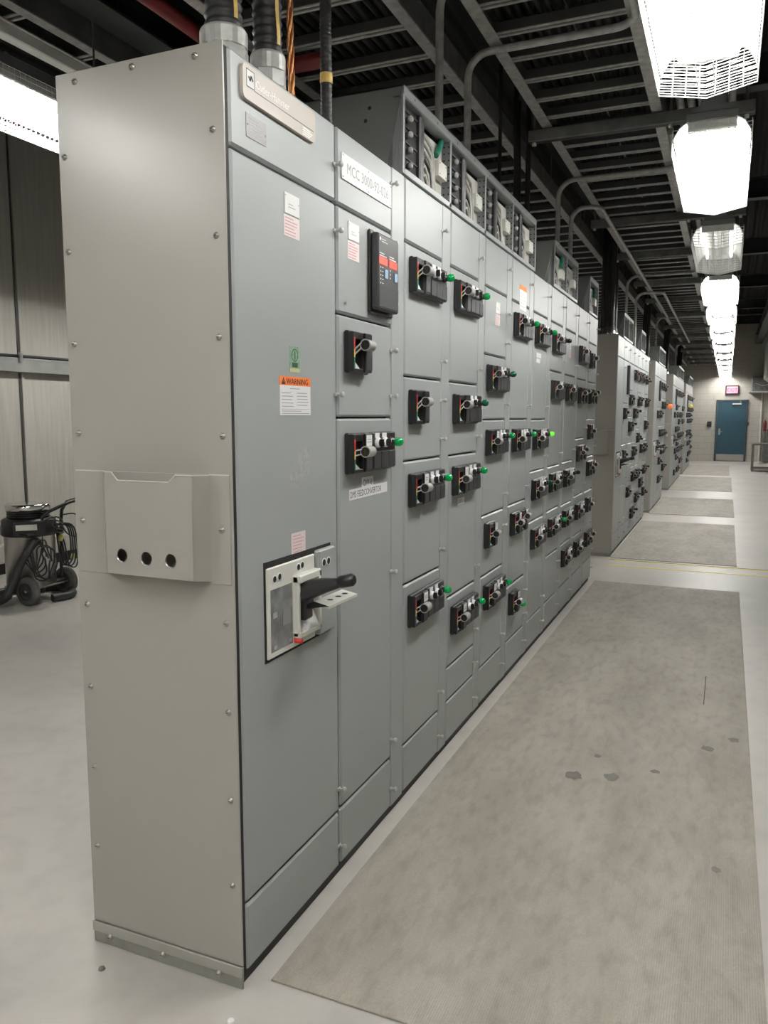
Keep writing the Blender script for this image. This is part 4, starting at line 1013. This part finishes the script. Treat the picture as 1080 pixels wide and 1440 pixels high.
Bp = [Vector((.07, -.10, .62)), Vector((.075, -.09, .68)), Vector((.10, -.05, .715)), Vector((.16, .10, .775)), Vector((.185, .24, .80)), Vector((.185, .33, .803)), Vector((.165, .37, .803)), Vector((.13, .36, .80))]
b.tube(A, .0135, 'black_plastic', 10); b.tube(Bp, .0135, 'black_plastic', 10); b.tube([Vector((.07, -.10, .40)), Vector((.07, -.10, .62))], .0135, 'black_plastic', 10); b.build('push_handle', v)
b = MB()    # suction hose hanging down the front and round the floor
hp = [dc+cd*.20+sd*.05+Vector((0,0,.50)), dc+cd*.26+sd*.0+Vector((0,0,.46)), dc+cd*.25-sd*.08+Vector((0,0,.33)), dc+cd*.26-sd*.14+Vector((0,0,.18)), dc+cd*.26-sd*.20+Vector((0,0,.08)), dc+cd*.16-sd*.30+Vector((0,0,.036)), dc-sd*.36+Vector((0,0,.034)), dc-cd*.2-sd*.30+Vector((0,0,.034)), dc-cd*.30+Vector((0,0,.034)), dc-cd*.2+sd*.24+Vector((0,0,.034)), dc-cd*.02+sd*.30+Vector((0,0,.034)), dc+cd*.10+sd*.26+Vector((0,0,.034)), dc+cd*.16+sd*.14+Vector((0,0,.034))]
def smooth(P, n=8):
    out = []
    for i in range(len(P)-1):
        p0, p1, p2, p3 = P[max(i-1, 0)], P[i], P[i+1], P[min(i+2, len(P)-1)]
        for k in range(n):
            t = k/n; out.append(.5*((2*p1)+(p2-p0)*t+(2*p0-5*p1+4*p2-p3)*t*t+(3*p1-p0-3*p2+p3)*t*t*t))
    return out+[P[-1]]
b.tube(smooth(hp, 10), .031, 'black_rubber', 14); b.build('suction_hose', v)
b = MB(); r = random.Random(4)     # coils of mains lead hung on the handle
for k in range(6):
    c0 = dc+cd*(.215+.012*k)+sd*(.02+.018*k)+Vector((0, 0, .42-.012*k)); R1, R2 = .055+.012*r.random(), .12+.05*r.random()
    b.tube([c0+sd*(R1*math.cos(a*pi/12)+.012*math.sin(a*.9+k))+Vector((0, 0, R2*math.sin(a*pi/12)-.03))+cd*(.012*math.sin(a*.5+k)) for a in range(25)], .0062, 'black_rubber', 6)
for k in range(4):
    c0 = Vector((.02+.01*k, .16+.012*k, .50)); b.tube(smooth([Vector((.02, .10, .60)), c0+Vector((.03, .03, .06)), c0+Vector((.03, .05, -.15-.03*k)), c0+Vector((.02, -.03, -.24)), c0+Vector((.0, -.05, -.05)), Vector((.02, .10, .60))], 6), .0062, 'black_rubber', 6)
b.tube(smooth([Vector((.0, .18, .66)), Vector((.06, .27, .66)), Vector((.08, .36, .56)), Vector((.06, .33, .47)), Vector((.02, .22, .50)), Vector((.01, .16, .60))], 8), .0062, 'black_rubber', 6)
for k in range(5): b.tube(smooth([dc+cd*.2+sd*(.12+.01*k)+Vector((0, 0, .66-.01*k)), dc+cd*.2+sd*.2+Vector((0, 0, .68-.03*k)), Vector((.02, .17, .60-.02*k)), Vector((.03, .12, .52))], 6), .0062, 'black_rubber', 6)
b.build('power_cord', v)
for (p, q) in ((Vector((.05, .11, .46)), Vector((.055, .115, .52))), (Vector((.045, .23, .29)), Vector((.05, .235, .34)))):
    b = MB(); b.tube([p, p+(q-p)*.25, q-(q-p)*.25, q], .016, 'yellow_plug', 10, rs=[.012, .019, .019, .010]); b.build('yellow_plug', v)['label'] = 'yellow plug end of the cord'

# ------------------------------------------------------------------ camera and render look
cam = D.cameras.new('camera'); co = D.objects.new('camera', cam); COL.objects.link(co)
C0 = Vector((1.06416755, -1.57473167, 1.45688006)); yaw, pitch, roll, fpx = -.407010589, -.120483523, .000772198737, 1113.24079
fw = Vector((math.sin(yaw)*math.cos(pitch), math.cos(yaw)*math.cos(pitch), math.sin(pitch))); rt = Vector((math.cos(yaw), -math.sin(yaw), 0)); upv = rt.cross(fw)
r2 = rt*math.cos(roll)+upv*math.sin(roll); u2 = upv*math.cos(roll)-rt*math.sin(roll)
M = Matrix((r2, u2, -fw)).transposed().to_4x4(); M.translation = C0
co.matrix_world = M; cam.sensor_fit = 'AUTO'; cam.sensor_width = 36; cam.lens = fpx*36/1440; cam.clip_start = .02; cam.clip_end = 100
SC.camera = co
w = D.worlds.new('World'); SC.world = w; w.use_nodes = True
w.node_tree.nodes['Background'].inputs['Color'].default_value = (.6, .62, .65, 1); w.node_tree.nodes['Background'].inputs['Strength'].default_value = .0
vs = SC.view_settings; vs.view_transform = 'Standard'; vs.look = 'None'; vs.exposure = EXPO; vs.gamma = 1; vs.use_curve_mapping = False
cy = SC.cycles
cy.use_denoising = True; cy.max_bounces = 8; cy.diffuse_bounces = 5; cy.glossy_bounces = 4; cy.sample_clamp_indirect = 6; cy.use_light_tree = True
cy.caustics_reflective = False; cy.caustics_refractive = False
